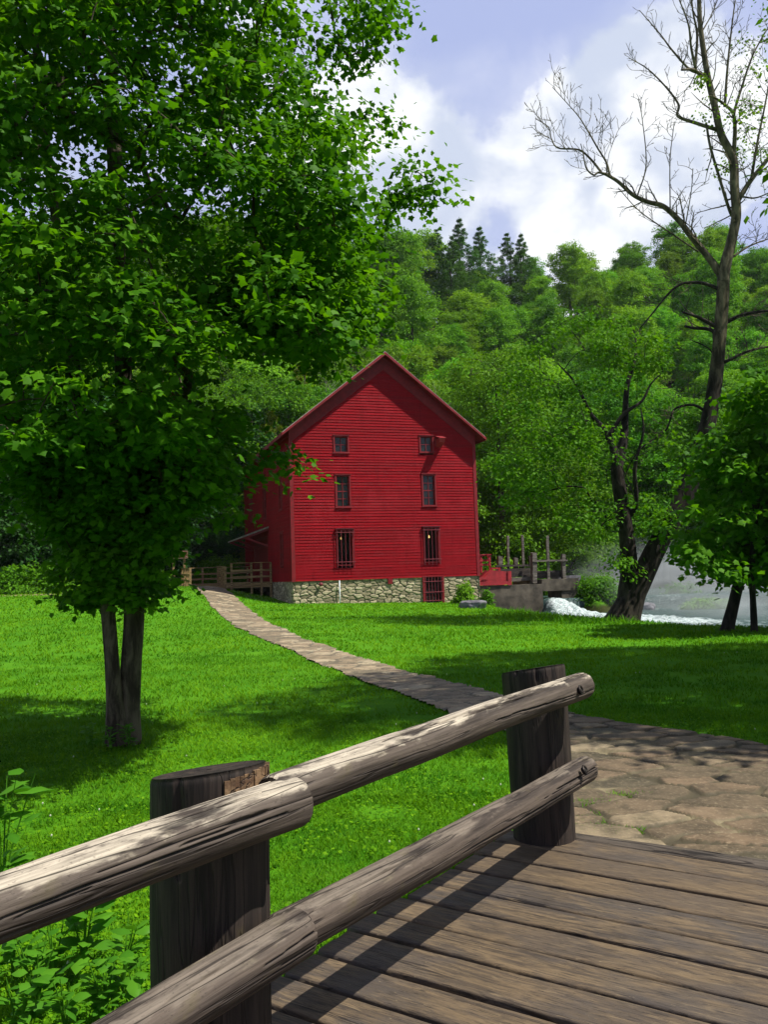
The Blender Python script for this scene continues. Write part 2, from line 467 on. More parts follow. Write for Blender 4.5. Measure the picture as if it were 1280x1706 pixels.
def H(x, y):
    x = np.asarray(x, float); y = np.asarray(y, float)
    h = H0(x, y)
    ins = in_poly(x, y, RIVER); d = d_poly(x, y, RIVER)
    sdn = np.where(ins, -d, d)
    k = sstep(.55, -1.3, sdn)
    h = h * (1 - k) + np.minimum(h, -1.7) * k
    # the ground falls away under the bridge deck
    n = x * FN[0] + y * FN[1]; s = x * FU[0] + y * FU[1]
    under = sstep(DECK_N0 + .02, DECK_N0 + .16, n) * sstep(DECK_S1 + .1, DECK_S1 - .1, s) * sstep(20, 10, n)
    return h - .35 * under


def ground(px, py, y0=10.0, lift=0.0):
    """where the line of sight through a pixel meets the ground"""
    d = ray(px, py); lo, hi = 1.5, 90.0
    ys = np.geomspace(lo, hi, 600); P = Cn[None] + d[None] * (ys / d[1])[:, None]
    g = P[:, 2] - H(P[:, 0], P[:, 1])
    i = int(np.argmax(g < 0)) if (g < 0).any() else len(ys) - 1
    p = P[i].copy(); p[2] = float(H(p[0], p[1])) + lift
    return p


PATH_L = [(322, 978), (345, 1000), (372, 1030), (405, 1052), (480, 1085), (560, 1120), (640, 1150), (740, 1187), (850, 1232), (905, 1275)]
PATH_R = [(366, 978), (385, 988), (412, 1012), (445, 1035), (520, 1070), (600, 1097), (700, 1125), (800, 1150), (868, 1170), (955, 1194)]
PAVE = [(905, 1275), (868, 1225), (868, 1170), (955, 1194), (1040, 1207), (1100, 1217), (1190, 1231), (1280, 1246), (1420, 1275), (1640, 1328), (2300, 1440), (2420, 1650), (1740, 1545), (1280, 1476), (1100, 1450), (960, 1432), (925, 1400), (925, 1335)]
gp = lambda p: tuple(ground(*p)[:2])
PATHP = [gp(p) for p in PATH_L] + [gp(p) for p in PATH_R[::-1]]
PAVEP = [gp(p) for p in PAVE]

# ground sheet
def axis(a, b, fine, lo, hi, grow=1.16):
    v = list(np.arange(a, b + 1e-6, fine)); s = fine; x = a
    while x > lo: s = min(s * grow, 14); x -= s; v.insert(0, x)
    s = fine; x = b
    while x < hi: s = min(s * grow, 14); x += s; v.append(x)
    return np.array(v)


gx = axis(-12, 16, .22, -420, 420); gy = axis(0, 54, .22, -60, 520)
X, Y = np.meshgrid(gx, gy); Z = H(X, Y)
nx, ny = len(gx), len(gy)
idx = np.arange(nx * ny).reshape(ny, nx)
fc = np.stack([idx[:-1, :-1], idx[:-1, 1:], idx[1:, 1:], idx[1:, :-1]], -1).reshape(-1, 4)
edge_y = 57 - 9 * sstep(-6, -26, X) + 6 * sstep(8, 25, X) - 6
wood = np.clip(sstep(0, 5, Y - edge_y + 3 * (fbm(X * .2, Y * .2, 0, 3) - .5)) + sstep(.5, -.6, np.where(in_poly(X, Y, RIVER), -1, 1) * d_poly(X, Y, RIVER)) + sstep(-.25, -.5, Z) * (Y > 12), 0, 1)
left_bare = sstep(1.6, .4, np.hypot((X + 16.5) / 3.2, (Y - 41.5) / 1.0))
m, t = new_mat('lawn and forest floor')
a = t.noise(t.obj(), 1.1, 5, .6); b = t.noise(t.obj(), 9, 5, .7); c2 = t.noise(t.obj(), 70, 3, .7)
c = t.mix(t.rng(a, .35, .65), (.055, .20, .006), (.085, .255, .008))
c = t.mix(t.rng(b, .5, .72, 0, .5), c, (.12, .25, .012))
c = t.mix(t.rng(c2, .48, .7, 0, .7), c, (.028, .10, .006))
c = t.mix(t.rng(t.noise(t.obj(), 2.7, 4), .62, .75, 0, .35), c, (.13, .14, .03))
ff = t.mix(b, (.022, .03, .008), (.05, .055, .018))  # dark floor; its colour also stands in for shadow between hillside trees
c = t.mix(t.attr('wood'), c, ff)
c = t.mix(t.attr('bare'), c, t.mix(b, (.20, .13, .08), (.34, .25, .16)))
M['ground'] = finish(m, t, bsdf(t, c, .85, t.bump(t.math('ADD', c2, b), .7, .03), .05))
g = mesh('ground', np.stack([X, Y, Z], -1).reshape(-1, 3), fc, M['ground'], None, {'wood': wood, 'bare': left_bare}, True)
g['kind'] = 'structure'


def flagstones(name, P, res, cell, seed, lift):
    P = np.array(P); lo, hi = P.min(0) - .1, P.max(0) + .1
    xs, ys = np.arange(lo[0], hi[0], res), np.arange(lo[1], hi[1], res)
    X, Y = np.meshgrid(xs, ys)
    wx = X + .30 * (fbm(X * 1.9, Y * 1.9, 0, 21) - .5); wy = Y + .30 * (fbm(X * 1.9, Y * 1.9, 0, 22) - .5)
    ins = in_poly(wx, wy, P)
    vx = X + .22 * (fbm(X * 2.2, Y * 2.2, 0, seed) - .5); vy = Y + .22 * (fbm(X * 2.2, Y * 2.2, 0, seed + 7) - .5)
    _, e, cid = voronoi(vx / cell, vy / (cell * .62), seed, .9)
    e = e + .06 * (fbm(X * 14, Y * 14, 0, seed + 3) - .5)
    lvl = sstep(.06, .12, e) * (.014 + .016 * cid) + .010 * (fbm(X * 5, Y * 5, 0, seed + 5) - .5) + .004 * fbm(X * 30, Y * 30, 0, seed + 9)
    Z = H0(X, Y) + lift + lvl
    nx, ny = len(xs), len(ys); idx = np.arange(nx * ny).reshape(ny, nx)
    q = np.stack([idx[:-1, :-1], idx[:-1, 1:], idx[1:, 1:], idx[1:, :-1]], -1).reshape(-1, 4)
    keep = ins.ravel()[q].all(1); q = q[keep]
    u, inv = np.unique(q, return_inverse=True)
    V = np.stack([X, Y, Z], -1).reshape(-1, 3)[u]
    o = mesh(name, V, inv.reshape(-1, 4), M['paving'], None, {'tint': cid.ravel()[u], 'edge': e.ravel()[u]}, True)
    o['kind'] = 'structure'
    return o


flagstones('path', PATHP, .045, .55, 31, .006).data.materials[0] = M['pathstone']
flagstones('paving', PAVEP, .02, .50, 43, .012)

# water with the rapids below the sluice
xs = np.concatenate([np.arange(5.0, 18, .10), np.arange(18, 60, .4)]); ys = np.concatenate([np.arange(13, 30, .3), np.arange(30, 50, .10), np.arange(50, 68, .4)])
X, Y = np.meshgrid(xs, ys)
cx = 9.3 + .22 * (47 - Y); wd = .60 + .20 * np.clip(47 - Y, 0, 20)
core = np.exp(-((X - cx) / wd) ** 4) * sstep(8.45, 8.75, X)
run = np.where(Y > 47.0, 1.0, sstep(43.2, 47.0, Y) ** 1.3)
Z = -.74 + core * run * .8 + sstep(46.9, 47.3, Y) * .75 * (1 - core * run) * (Y > 46.5)
turb = np.clip(core * sstep(30, 38, Y) + .85 * np.exp(-((X - 11.0) / 2.3) ** 2 - ((Y - 40.0) / 2.6) ** 2), 0, 1.2) * sstep(48, 46, Y) * sstep(7.9, 9.0, X)
Z = Z + turb * (.24 * (fbm(X * 1.5, Y * 1.5, 0, 61) - .45) + .24 * (fbm(X * 5.5, Y * 2.6, 0, 62, 3) - .5) + .09 * (fbm(X * 11, Y * 11, 0, 65, 2) - .5)) + .05 * (fbm(X * 1.2, Y * 2.2, 0, 63) - .5)
flow = .12 + .42 * (fbm(X * .25, Y * .9, 0, 64) - .5)
foam = np.clip(turb * 1.15 + np.clip(flow, 0, .6) * sstep(8, 14, X) + .25 * np.exp(-((X - 17) / 5) ** 2 - ((Y - 48) / 3) ** 2), 0, 1.2)
nx, ny = len(xs), len(ys); idx = np.arange(nx * ny).reshape(ny, nx)
fc = np.stack([idx[:-1, :-1], idx[:-1, 1:], idx[1:, 1:], idx[1:, :-1]], -1).reshape(-1, 4)
m, t = new_mat('spring water')
st = t.noise(t.obj((.35, 1.5, 1)), 2.6, 6, .65, .6); fn = t.noise(t.obj((1, 1.6, 1)), 7, 5, .7, .4)
k = t.math('ADD', t.math('MULTIPLY', t.attr('foam'), 1.0), t.math('MULTIPLY', t.math('SUBTRACT', t.math('ADD', t.math('MULTIPLY', st, .6), t.math('MULTIPLY', fn, .4)), .5), 1.9))
rs_ = t.noise(t.obj((3.2, .7, 1)), 1.6, 6, .7, .8); k = t.math('ADD', k, t.math('MULTIPLY', t.math('SUBTRACT', rs_, .52), 1.5)); k = t.rng(k, .40, 1.0)
c = t.mix(k, t.mix(fn, (.022, .05, .046), (.07, .12, .11)), t.mix(t.rng(fn, .35, .62), (.16, .24, .23), (.58, .65, .64)))
M['water'] = finish(m, t, bsdf(t, c, t.rng(k, 0, 1, .25, .8), t.bump(t.math('ADD', st, fn), .9, .08), .2))
wv = mesh('water', np.stack([X, Y, Z], -1).reshape(-1, 3), fc, M['water'], None, {'foam': foam}, True)
wv['kind'] = 'structure'


# ------------------------------------------------------------------ log railing and plank bridge
def make_log(name, p0, p1, r0, r1, mat, parent, seed, na=96, dx=.012, bow=0.0, cracks=7, slant0=(0, 0), slant1=(0, 0), lump=.05, round_end=.02, up_gain=1.0, cut=None):
    """a weathered log from p0 to p1; local X runs along it"""
    p0, p1 = np.array(p0, float), np.array(p1, float); L = np.linalg.norm(p1 - p0); ex = (p1 - p0) / L
    ref = np.array([0, 0, 1.]) if abs(ex[2]) < .8 else np.array([FN[0], FN[1], 0])
    ey = np.cross(ref, ex); ey /= np.linalg.norm(ey); ez = np.cross(ex, ey)
    rs = random.Random(seed)
    nxr = max(4, int(L / dx)); xs = np.linspace(0, L, nxr); th = np.linspace(0, 2 * math.pi, na, endpoint=False)
    Xg, Tg = np.meshgrid(xs, th, indexing='ij')
    cyx, szx = np.cos(Tg), np.sin(Tg)
    r = r0 + (r1 - r0) * Xg / L
    r = r * (1 + lump * 2 * (fbm(Xg * 1.6 + seed, cyx * 1.1, szx * 1.1, seed, 3) - .5) + lump * .8 * (fbm(Xg * 5 + seed, cyx * 2.5, szx * 2.5, seed + 1, 3) - .5))
    r = r + .0035 * (fbm(Xg * 3, cyx * 14, szx * 14, seed + 2, 3) - .5)
    crack = np.zeros_like(r)
    for k in range(cracks):
        a0 = rs.uniform(0, 2 * math.pi); xa = rs.uniform(-.1, L); ln = rs.uniform(.35, 1.4) * max(.5, L * .5)
        a = a0 + .22 * (fbm(xs * 1.3, k * 3.1, 0, seed + 9, 3) - .5) * 2 + .05 * (fbm(xs * 9, k * 3.1, 0, seed + 19, 2) - .5)
        w = rs.uniform(.025, .085) * np.clip(1 - np.abs((xs - xa - ln / 2) / (ln / 2)) ** 2, 0, 1)
        d = np.abs((Tg - a[:, None] + math.pi) % (2 * math.pi) - math.pi)
        crack = np.maximum(crack, np.clip(1 - d / (w[:, None] + 1e-6), 0, 1) * (w[:, None] > .006))
    r = r - .018 * np.sqrt(crack)
    ends = np.clip(1 - np.minimum(Xg, L - Xg) / round_end, 0, 1)
    r = r - .35 * round_end * ends ** 2
    by = bow * np.sin(math.pi * Xg / L) + .012 * (fbm(Xg * 1.1, seed, 0, seed + 30, 2) - .5)
    Yl, Zl = r * cyx, r * szx + by
    if cut is not None: Yl, Zl = cut(Xg, Yl, Zl)
    f0 = np.clip(1 - Xg / .35, 0, 1); f1 = np.clip(1 - (L - Xg) / .35, 0, 1)
    Xl = Xg + f0 * (slant0[0] * Yl + slant0[1] * Zl) + f1 * (slant1[0] * Yl + slant1[1] * Zl)
    V = np.stack([Xl, Yl, Zl], -1)
    nrm = cyx[..., None] * ey + szx[..., None] * ez
    up = np.clip(nrm[..., 2], -.3, 1) * up_gain
    verts = [V.reshape(-1, 3)]; ups = [up.ravel()]; crs = [crack.ravel()]
    idx = np.arange(nxr * na).reshape(nxr, na)
    q = [np.stack([idx[:-1], np.roll(idx, -1, 1)[:-1], np.roll(idx, -1, 1)[1:], idx[1:]], -1).reshape(-1, 4)]
    base = nxr * na
    for e, flip in ((0, True), (nxr - 1, False)):           # end grain discs
        ring = V[e]; cen = ring.mean(0); prev = idx[e]
        for k, fr in enumerate((.8, .55, .3, .06)):
            rg = cen + (ring - cen) * fr
            rg[:, 0] += (.006 * (fbm(rg[:, 1] * 40, rg[:, 2] * 40, 0, seed + 4, 3) - .5) + .004 * math.sin(k * 3)) * (1 if k < 3 else 0)
            cr = .55 * (vnoise(np.cos(th) * 3, np.sin(th) * 3, k * .2, seed + 77) > .72)
            verts.append(rg); ups.append(np.full(na, .15)); crs.append(cr)
            cur = base + np.arange(na); base += na
            a, b, c_, d_ = prev, np.roll(prev, -1), np.roll(cur, -1), cur
            q.append(np.stack([a, d_, c_, b] if not flip else [a, b, c_, d_], -1)); prev = cur
    o = mesh(name, np.concatenate(verts), np.concatenate(q)[:, ::-1].copy(), mat, parent, {'up': np.concatenate(ups), 'crack': np.concatenate(crs)}, True)
    mw = Matrix(((ex[0], ey[0], ez[0], p0[0]), (ex[1], ey[1], ez[1], p0[1]), (ex[2], ey[2], ez[2], p0[2]), (0, 0, 0, 1)))
    if parent is not None: mw = Matrix.Translation(parent.location).inverted() @ mw
    o.matrix_local = mw; LOGM[o.name] = mw.copy()
    return o


LOGM = {}
FP0, FP1 = np.array([-.600, 2.776, 0]), np.array([.893, 5.076, 0])
fence = thing('log_railing', 'rustic railing of thick dark posts and bleached round logs beside the plank bridge', 'railing', FP1)
# far post leans a little; the near one is the wider split one
pf = make_log('post', FP1 + [0.0, 0, -.35], [.860, 5.076, .975], .176, .190, M['post'], fence, 11, cracks=5, lump=.025, slant1=(.06, .15), up_gain=.2)
pf['label'] = 'dark round post at the end of the bridge'
pn = make_log('post', FP0 + [0, 0, -.6], [-.592, 2.776, .945], .189, .187, M['post'], fence, 12, cracks=6, lump=.02, slant1=(.04, .16), up_gain=.2)
pn['label'] = 'nearer dark post with splintered top'
# torn pale wood at the top of the near post, on its right hand side
mb = MB()
rs = random.Random(5)
for k in range(13):
    a = R(-62 + k * 5.2); c_, s_ = math.cos(a), math.sin(a)
    px, py = FP0[0] + .008 + .182 * c_, FP0[1] + .182 * s_
    top = .935 + .16 * .18 * c_ + rs.uniform(-.008, .0); bot = .80 + rs.uniform(-.03, .04) + .02 * k / 13
    w = rs.uniform(.012, .02)
    mb.bar((px, py, bot), (px, py, top), w, .016 + rs.uniform(0, .012), (c_, s_, 0), rs.random())
sp = mb.build('splintered_face', M['rawwood'], None); sp.parent = fence; sp.location = -fence.location
for at_n in ('up', 'crack'):
    aa = sp.data.attributes.new(at_n, 'FLOAT', 'POINT'); aa.data.foreach_set('value', np.random.RandomState(3).rand(len(sp.data.vertices)).astype(np.float32) * .5)
RP = FP0 + FN * .262                                            # plane the rails hang in
rl = lambda px, py, off=0.0: on_plane(px, py, FP0 + FN * (.262 + off), FN)


def bolt_in(log, world_p, axis_dir, side, rad=.021):
    """countersunk bolt: dark hole, ring and nut"""
    mbh = MB(); mbh.tube([(0, 0, -.012), (0, 0, .002)], rad, 14)
    h_ = mbh.build('bolt_hole', M['hole'], log)
    mt = MB()
    pts = [(math.cos(R(a)) * rad * .86, math.sin(R(a)) * rad * 1.15, .004) for a in range(-35, 216, 14)]
    mt.tube(pts, .0065, 6)
    mt.tube([(0, -.003, -.010), (0, -.003, .006)], rad * .5, 6)
    b_ = mt.build('bolt', M['bolt'], log)
    z = Vector(side).normalized(); x = Vector(axis_dir).normalized(); y = z.cross(x); x = y.cross(z)
    mw = Matrix(((x.x, y.x, z.x, world_p[0]), (x.y, y.y, z.y, world_p[1]), (x.z, y.z, z.z, world_p[2]), (0, 0, 0, 1)))
    inv = (Matrix.Translation(fence.location) @ LOGM[log.name]).inverted()
    for o in (h_, b_): o.matrix_local = inv @ mw


def rail(a, b, r0, r1, mat, seed, off0=0.0, off1=0.0, bolt_px=None, **kw):
    p0, p1 = rl(*a, off0), rl(*b, off1)
    lg = make_log('rail', p0, p1, r0, r1, mat, fence, seed, na=128, dx=.011, **kw)
    if bolt_px:
        d = (p1 - p0) / np.linalg.norm(p1 - p0)
        q = rl(*bolt_px, (r0 + r1) / 2 * .0)
        side = np.array(Cn) - q; side -= d * (side @ d); side /= np.linalg.norm(side)
        bp = on_plane(*bolt_px, q + side * (r1 * .985), side)
        bolt_in(lg, bp, d, side)
    return lg


r1_ = rail((-190, 1584), (492, 1335), .068, .082, M['rail_top'], 21, 0.0, .012, (453, 1357), bow=.006, cracks=22)
r1_['label'] = 'nearer top rail log, bleached above'
r2_ = rail((452, 1331), (972, 1141), .070, .074, M['rail_top'], 22, -.012, -.02, (968, 1150), bow=.004, cracks=20)
r2_['label'] = 'far top rail log, bleached almost white'
r3_ = rail((120, 1787), (500, 1551), .070, .078, M['rail_low'], 23, 0.0, .012, (464, 1588), cracks=22)
r3_['label'] = 'nearer lower rail log'
r4_ = rail((462, 1567), (978, 1281), .072, .074, M['rail_low'], 24, -.008, -.03, (975, 1283), bow=.004, cracks=20)
r4_['label'] = 'far lower rail log, brown grey'

# plank bridge: local X runs across it, local Y along it
BR = thing('plank_bridge', 'wooden bridge deck of wide weathered brown planks in the foreground', 'bridge', FN * DECK_N0 + FU * DECK_S1 + np.array([0, 0, 0]), math.atan2(FN[1], FN[0]))
rs = random.Random(8)
gaps = [4.76, 4.505, 4.253, 4.0, 3.75, 3.53, 3.30, 3.09, 2.84, 2.62]
while gaps[-1] > -3.0: gaps.append(gaps[-1] - rs.uniform(.2, .26))
V, Fq, T = [], [], []
base = 0
for i, (b_, a_) in enumerate(zip(gaps, gaps[1:])):
    y0, y1 = a_ - DECK_S1 + rs.uniform(.010, .016), b_ - DECK_S1 - rs.uniform(.010, .017)
    x0, x1 = rs.uniform(-.03, .035), 5.2 + rs.uniform(-.05, .05)
    nxp, nyp = 150, 17
    xs_ = np.linspace(x0, x1, nxp); ys_ = np.concatenate([[y0, y0 + .004], np.linspace(y0 + .010, y1 - .010, nyp - 4), [y1 - .004, y1]])
    Xp, Yp = np.meshgrid(xs_, ys_, indexing='ij')
    ed = np.minimum(Yp - y0, y1 - Yp)
    Yp = Yp + np.where((Yp < y0 + 1e-4) | (Yp > y1 - 1e-4), .010 * (fbm(Xp * 3, i * 5.0 + (Yp > (y0 + y1) / 2), 0, 71, 4) - .5), 0)
    Zp = -.009 * np.clip(1 - ed / .010, 0, 1) ** 2 + .008 * (fbm(Xp * .8, i * 9.1, 0, 72, 2) - .5) + .006 * (fbm(Xp * 2.5, Yp * 22 + i * 7, 0, 73, 4) - .5) - rs.uniform(0, .006)
    top = np.stack([Xp, Yp, Zp], -1).reshape(-1, 3)
    idx = np.arange(nxp * nyp).reshape(nxp, nyp) + base
    q = [np.stack([idx[:-1, :-1], idx[1:, :-1], idx[1:, 1:], idx[:-1, 1:]], -1).reshape(-1, 4)]
    rim = np.concatenate([idx[:, 0], idx[-1, 1:], idx[-2::-1, -1], idx[0, -2:0:-1]])
    low = top[rim - base].copy(); low[:, 2] = -.13
    lb = base + len(top); li = lb + np.arange(len(rim))
    q.append(np.stack([rim, li, np.roll(li, -1), np.roll(rim, -1)], -1))
    V += [top, low]; Fq += q; T += [np.full(len(top) + len(low), rs.random())]
    base = lb + len(rim)
mesh('deck', np.concatenate(V), np.concatenate(Fq), M['deck'], BR, {'tint': np.concatenate(T)}, True)
for x in (.22, 1.5, 2.8, 4.2):
    mb = MB(); mb.box((x, -9, -.30), (x + .16, -.02, -.075)); mb.build('stringer', M['dark_timber'], BR)
em = make_log('end_beam', FN * (DECK_N0 + .28) + FU * (DECK_S1 + .075) + np.array([0, 0, -.064]), FN * (DECK_N0 + 5.2) + FU * (DECK_S1 + .085) + np.array([0, 0, -.064]), .07, .075, M['dark_timber'], None, 44, na=64, dx=.02, cracks=14, lump=.06)
mw = LOGM[em.name]; em.parent = BR; em.matrix_local = (Matrix.Translation(BR.location) @ Matrix.Rotation(BR.rotation_euler.z, 4, 'Z')).inverted() @ mw
em['label'] = 'dark worn beam closing the end of the deck'

# ------------------------------------------------------------------ the red mill
MILL = thing('red_mill', 'tall red clapboard mill with gabled roof on a rubble stone footing', 'mill', MO, PHI)
ZB, ZE, SL = 1.43, 9.10, .79          # siding foot, eave height at the wall, roof slope
gable = lambda z: (max(0.0, (z - ZE) / SL), MW - max(0.0, (z - ZE) / SL))
f_uz = lambda px, py: (lambda q: (float((q - MA) @ MU), float(q[2])))(on_plane(px, py, MA, MN))
s_vz = lambda px, py: (lambda q: (float(-(q - MA) @ MN), float(q[2])))(on_plane(px, py, MA, MU))


def rect(fn, x0, x1, y0, y1):
    a, b = fn((x0 + x1) / 2, y1), fn((x0 + x1) / 2, y0); l, r_ = fn(x0, (y0 + y1) / 2)[0], fn(x1, (y0 + y1) / 2)[0]
    return min(l, r_), max(l, r_), a[1], b[1]


WIN = {'tl': rect(f_uz, 557.5, 579, 728.5, 753), 'tr': rect(f_uz, 700.5, 720, 728.5, 752.5), 'ml': rect(f_uz, 561, 582, 793.5, 843.5),
       'mr': rect(f_uz, 705, 724.5, 792.5, 841.5), 'll': rect(f_uz, 563, 587, 884, 941), 'lr': rect(f_uz, 708, 730, 880, 936)}
CELL = rect(f_uz, 705.5, 739, 959, 1005)
SWIN = {'a': rect(s_vz, 466, 470, 799, 848), 'b': rect(s_vz, 439, 444, 814, 864), 'c': rect(s_vz, 417, 421, 826, 870), 'd': rect(s_vz, 468.5, 472.5, 889, 941)}
DOOR = rect(s_vz, 425, 447, 899, 968); DOOR = (DOOR[0], DOOR[1], ZB + .03, DOOR[3])


def clapboards(name, P, Q, width, z0, z1, rise, holes, limit, parent, seed):
    """lapped boards; P is the origin, Q=(along, out) in mill coordinates"""
    al, ou = np.array(Q[0], float), np.array(Q[1], float); rs = random.Random(seed)
    V, Fc, T = [], [], []; n = 0; z = z0
    while z < z1 - .02:
        zt = min(z + rise, z1); a0, a1 = limit(z + .02); iv = [(a0, a1)]
        for (h0, h1, hz0, hz1) in holes:
            if zt > hz0 and z < hz1:
                iv = [p for (s_, e_) in iv for p in ((s_, min(e_, h0)), (max(s_, h1), e_)) if p[1] - p[0] > .02]
        ti, tl = rs.random(), rs.random()
        for (s_, e_) in iv:
            k = max(2, int((e_ - s_) / .35)); xs_ = np.linspace(s_, e_, k)
            wob = .010 * (fbm(xs_ * .55, z * 3.3, 0, seed, 3) - .5) * 2 + .006 * (fbm(xs_ * 2, z * 9, 0, seed + 2, 2) - .5)
            wo2 = .007 * (fbm(xs_ * .8, z * 7.7, 0, seed + 5, 3) - .5) * 2
            tt = np.where(fbm(xs_ * .45, z * 31.0, 0, seed + 8, 1) > .5, ti, tl)
            rows = [(z + wob, .004 + 0 * xs_), (z + wob, .030 + wo2 * .9), (np.minimum(zt + .012, z1) + wob, .0045 + 0 * xs_)]
            for zz, oo in rows:
                V.append(P + al * xs_[:, None] + ou * oo[:, None] + np.array([0, 0, 1.]) * np.asarray(zz)[:, None]); T.append(tt)
            for r_ in (0, 1):
                b0 = n + r_ * k + np.arange(k - 1); Fc.append(np.stack([b0, b0 + 1, b0 + k + 1, b0 + k], -1))
            n += 3 * k
        z = zt
    return mesh(name, np.concatenate(V), np.concatenate(Fc), M['siding'], parent, {'tint': np.concatenate(T)})


def grow_r(r_, d): return (r_[0] - d, r_[1] + d, r_[2] - d, r_[3] + d)


clapboards('wall', np.array([0, 0, 0.]), ((1, 0, 0), (0, -1, 0)), MW, ZB, ZE + SL * MW / 2 - .1, .147, [grow_r(WIN[k], .03) for k in WIN], gable, MILL, 3)['label'] = 'sunlit front gable wall of red clapboards'
clapboards('wall', np.array([0, 0, 0.]), ((0, 1, 0), (-1, 0, 0)), ML, ZB, ZE + .02, .147, [grow_r(SWIN[k], .03) for k in SWIN] + [DOOR], lambda z: (0, ML), MILL, 4)['label'] = 'shaded side wall of red clapboards'
mb = MB(); mb.box((MW - .02, .02, ZB), (MW, ML, ZE)); mb.box((.02, ML - .02, ZB), (MW - .02, ML, ZE + 3.9 * 0)); mb.build('wall', M['trim'], MILL)
mb = MB()                                                       # keeps daylight out of the rooms behind the openings
mb.box((.55, .6, ZB - .9), (MW - .1, ML - .1, ZE))
mb.build('interior', M['dark'], MILL)
# footing of rubble stone
def footing(P, al, ou, L, z0, z1, name, seed, holes=()):
    al, ou = np.array(al, float), np.array(ou, float); res = .028
    xs_ = np.arange(-.03, L + .03, res); zs_ = np.arange(z0, z1 + res, res); Xp, Zp = np.meshgrid(xs_, zs_, indexing='ij')
    wx = Xp + .16 * (fbm(Xp * 3, Zp * 3, 0, seed) - .5); wz = Zp + .12 * (fbm(Xp * 3, Zp * 3, 0, seed + 1) - .5)
    _, e, cid = voronoi(wx / .40, wz / .175, seed, .8)
    e = e + .05 * (fbm(Xp * 9, Zp * 9, 0, seed + 2) - .5)
    out = sstep(.01, .17, e) * (.035 + .03 * cid) + .02 * (fbm(Xp * 7, Zp * 9, 0, seed + 3) - .5)
    V = P + al * Xp[..., None] + ou * out[..., None] + np.array([0, 0, 1.]) * Zp[..., None]
    idx = np.arange(Xp.size).reshape(Xp.shape)
    q = np.stack([idx[:-1, :-1], idx[1:, :-1], idx[1:, 1:], idx[:-1, 1:]], -1).reshape(-1, 4)
    cxm = Xp.ravel()[q].mean(1); czm = Zp.ravel()[q].mean(1); keep = np.ones(len(q), bool)
    for h in holes: keep &= ~((cxm > h[0]) & (cxm < h[1]) & (czm > h[2]) & (czm < h[3]))
    return mesh(name, V.reshape(-1, 3), q[keep], M['footing'], MILL, {'tint': cid.ravel(), 'edge': e.ravel()}, True)


ft = footing(np.array([.0, .06, 0]), (1, 0, 0), (0, -1, 0), MW, -.5, ZB + .01, 'stone_footing', 51, [CELL])
ft['label'] = 'front footing of pale rubble stone'
footing(np.array([.06, 0, 0]), (0, 1, 0), (-1, 0, 0), ML, -.2, ZB + .01, 'stone_footing', 52)
footing(np.array([MW - .06, 0, 0]), (0, 1, 0), (1, 0, 0), ML, -.9, ZB + .01, 'stone_footing', 53)
# corner boards, skirt, rake frieze
for (lo, hi), (lo2, hi2) in ((((-.045, -.045, ZB - .02), (.13, -.0285, ZE + .05)), ((-.045, -.0285, ZB - .02), (-.0285, .13, ZE + .02))), (((MW - .13, -.045, ZB - .02), (MW + .045, -.0285, ZE + .05)), ((MW + .002, -.0285, ZB - .02), (MW + .045, .13, ZE)))):
    mb = MB(); mb.box(lo, hi); mb.box(lo2, hi2); mb.build('corner_board', M['trim'], MILL)
mb = MB()
for sgn in (0, 1):
    X_ = (lambda u: u) if sgn == 0 else (lambda u: MW - u)
    w = .56
    p = [(X_(-.03), ZE - .06), (X_(MW / 2), ZE + SL * MW / 2 - .03), (X_(MW / 2), ZE + SL * MW / 2 - .03 - w * 1.26), (X_(-.03 + .0), ZE - .06 - w * 1.0)]
    if sgn == 0: p[3] = (X_(.13), ZE - .06 - w * .95)
    else: p[3] = (X_(.13), ZE - .06 - w * .95)
    y0, y1 = -.052, -.030
    v = [(a, y0, b) for a, b in p] + [(a, y1, b) for a, b in p]
    mb.add(v, [(0, 1, 2, 3), (7, 6, 5, 4), (0, 3, 7, 4), (3, 2, 6, 7), (1, 0, 4, 5)])
mb.build('gable_frieze', M['trim'], MILL)
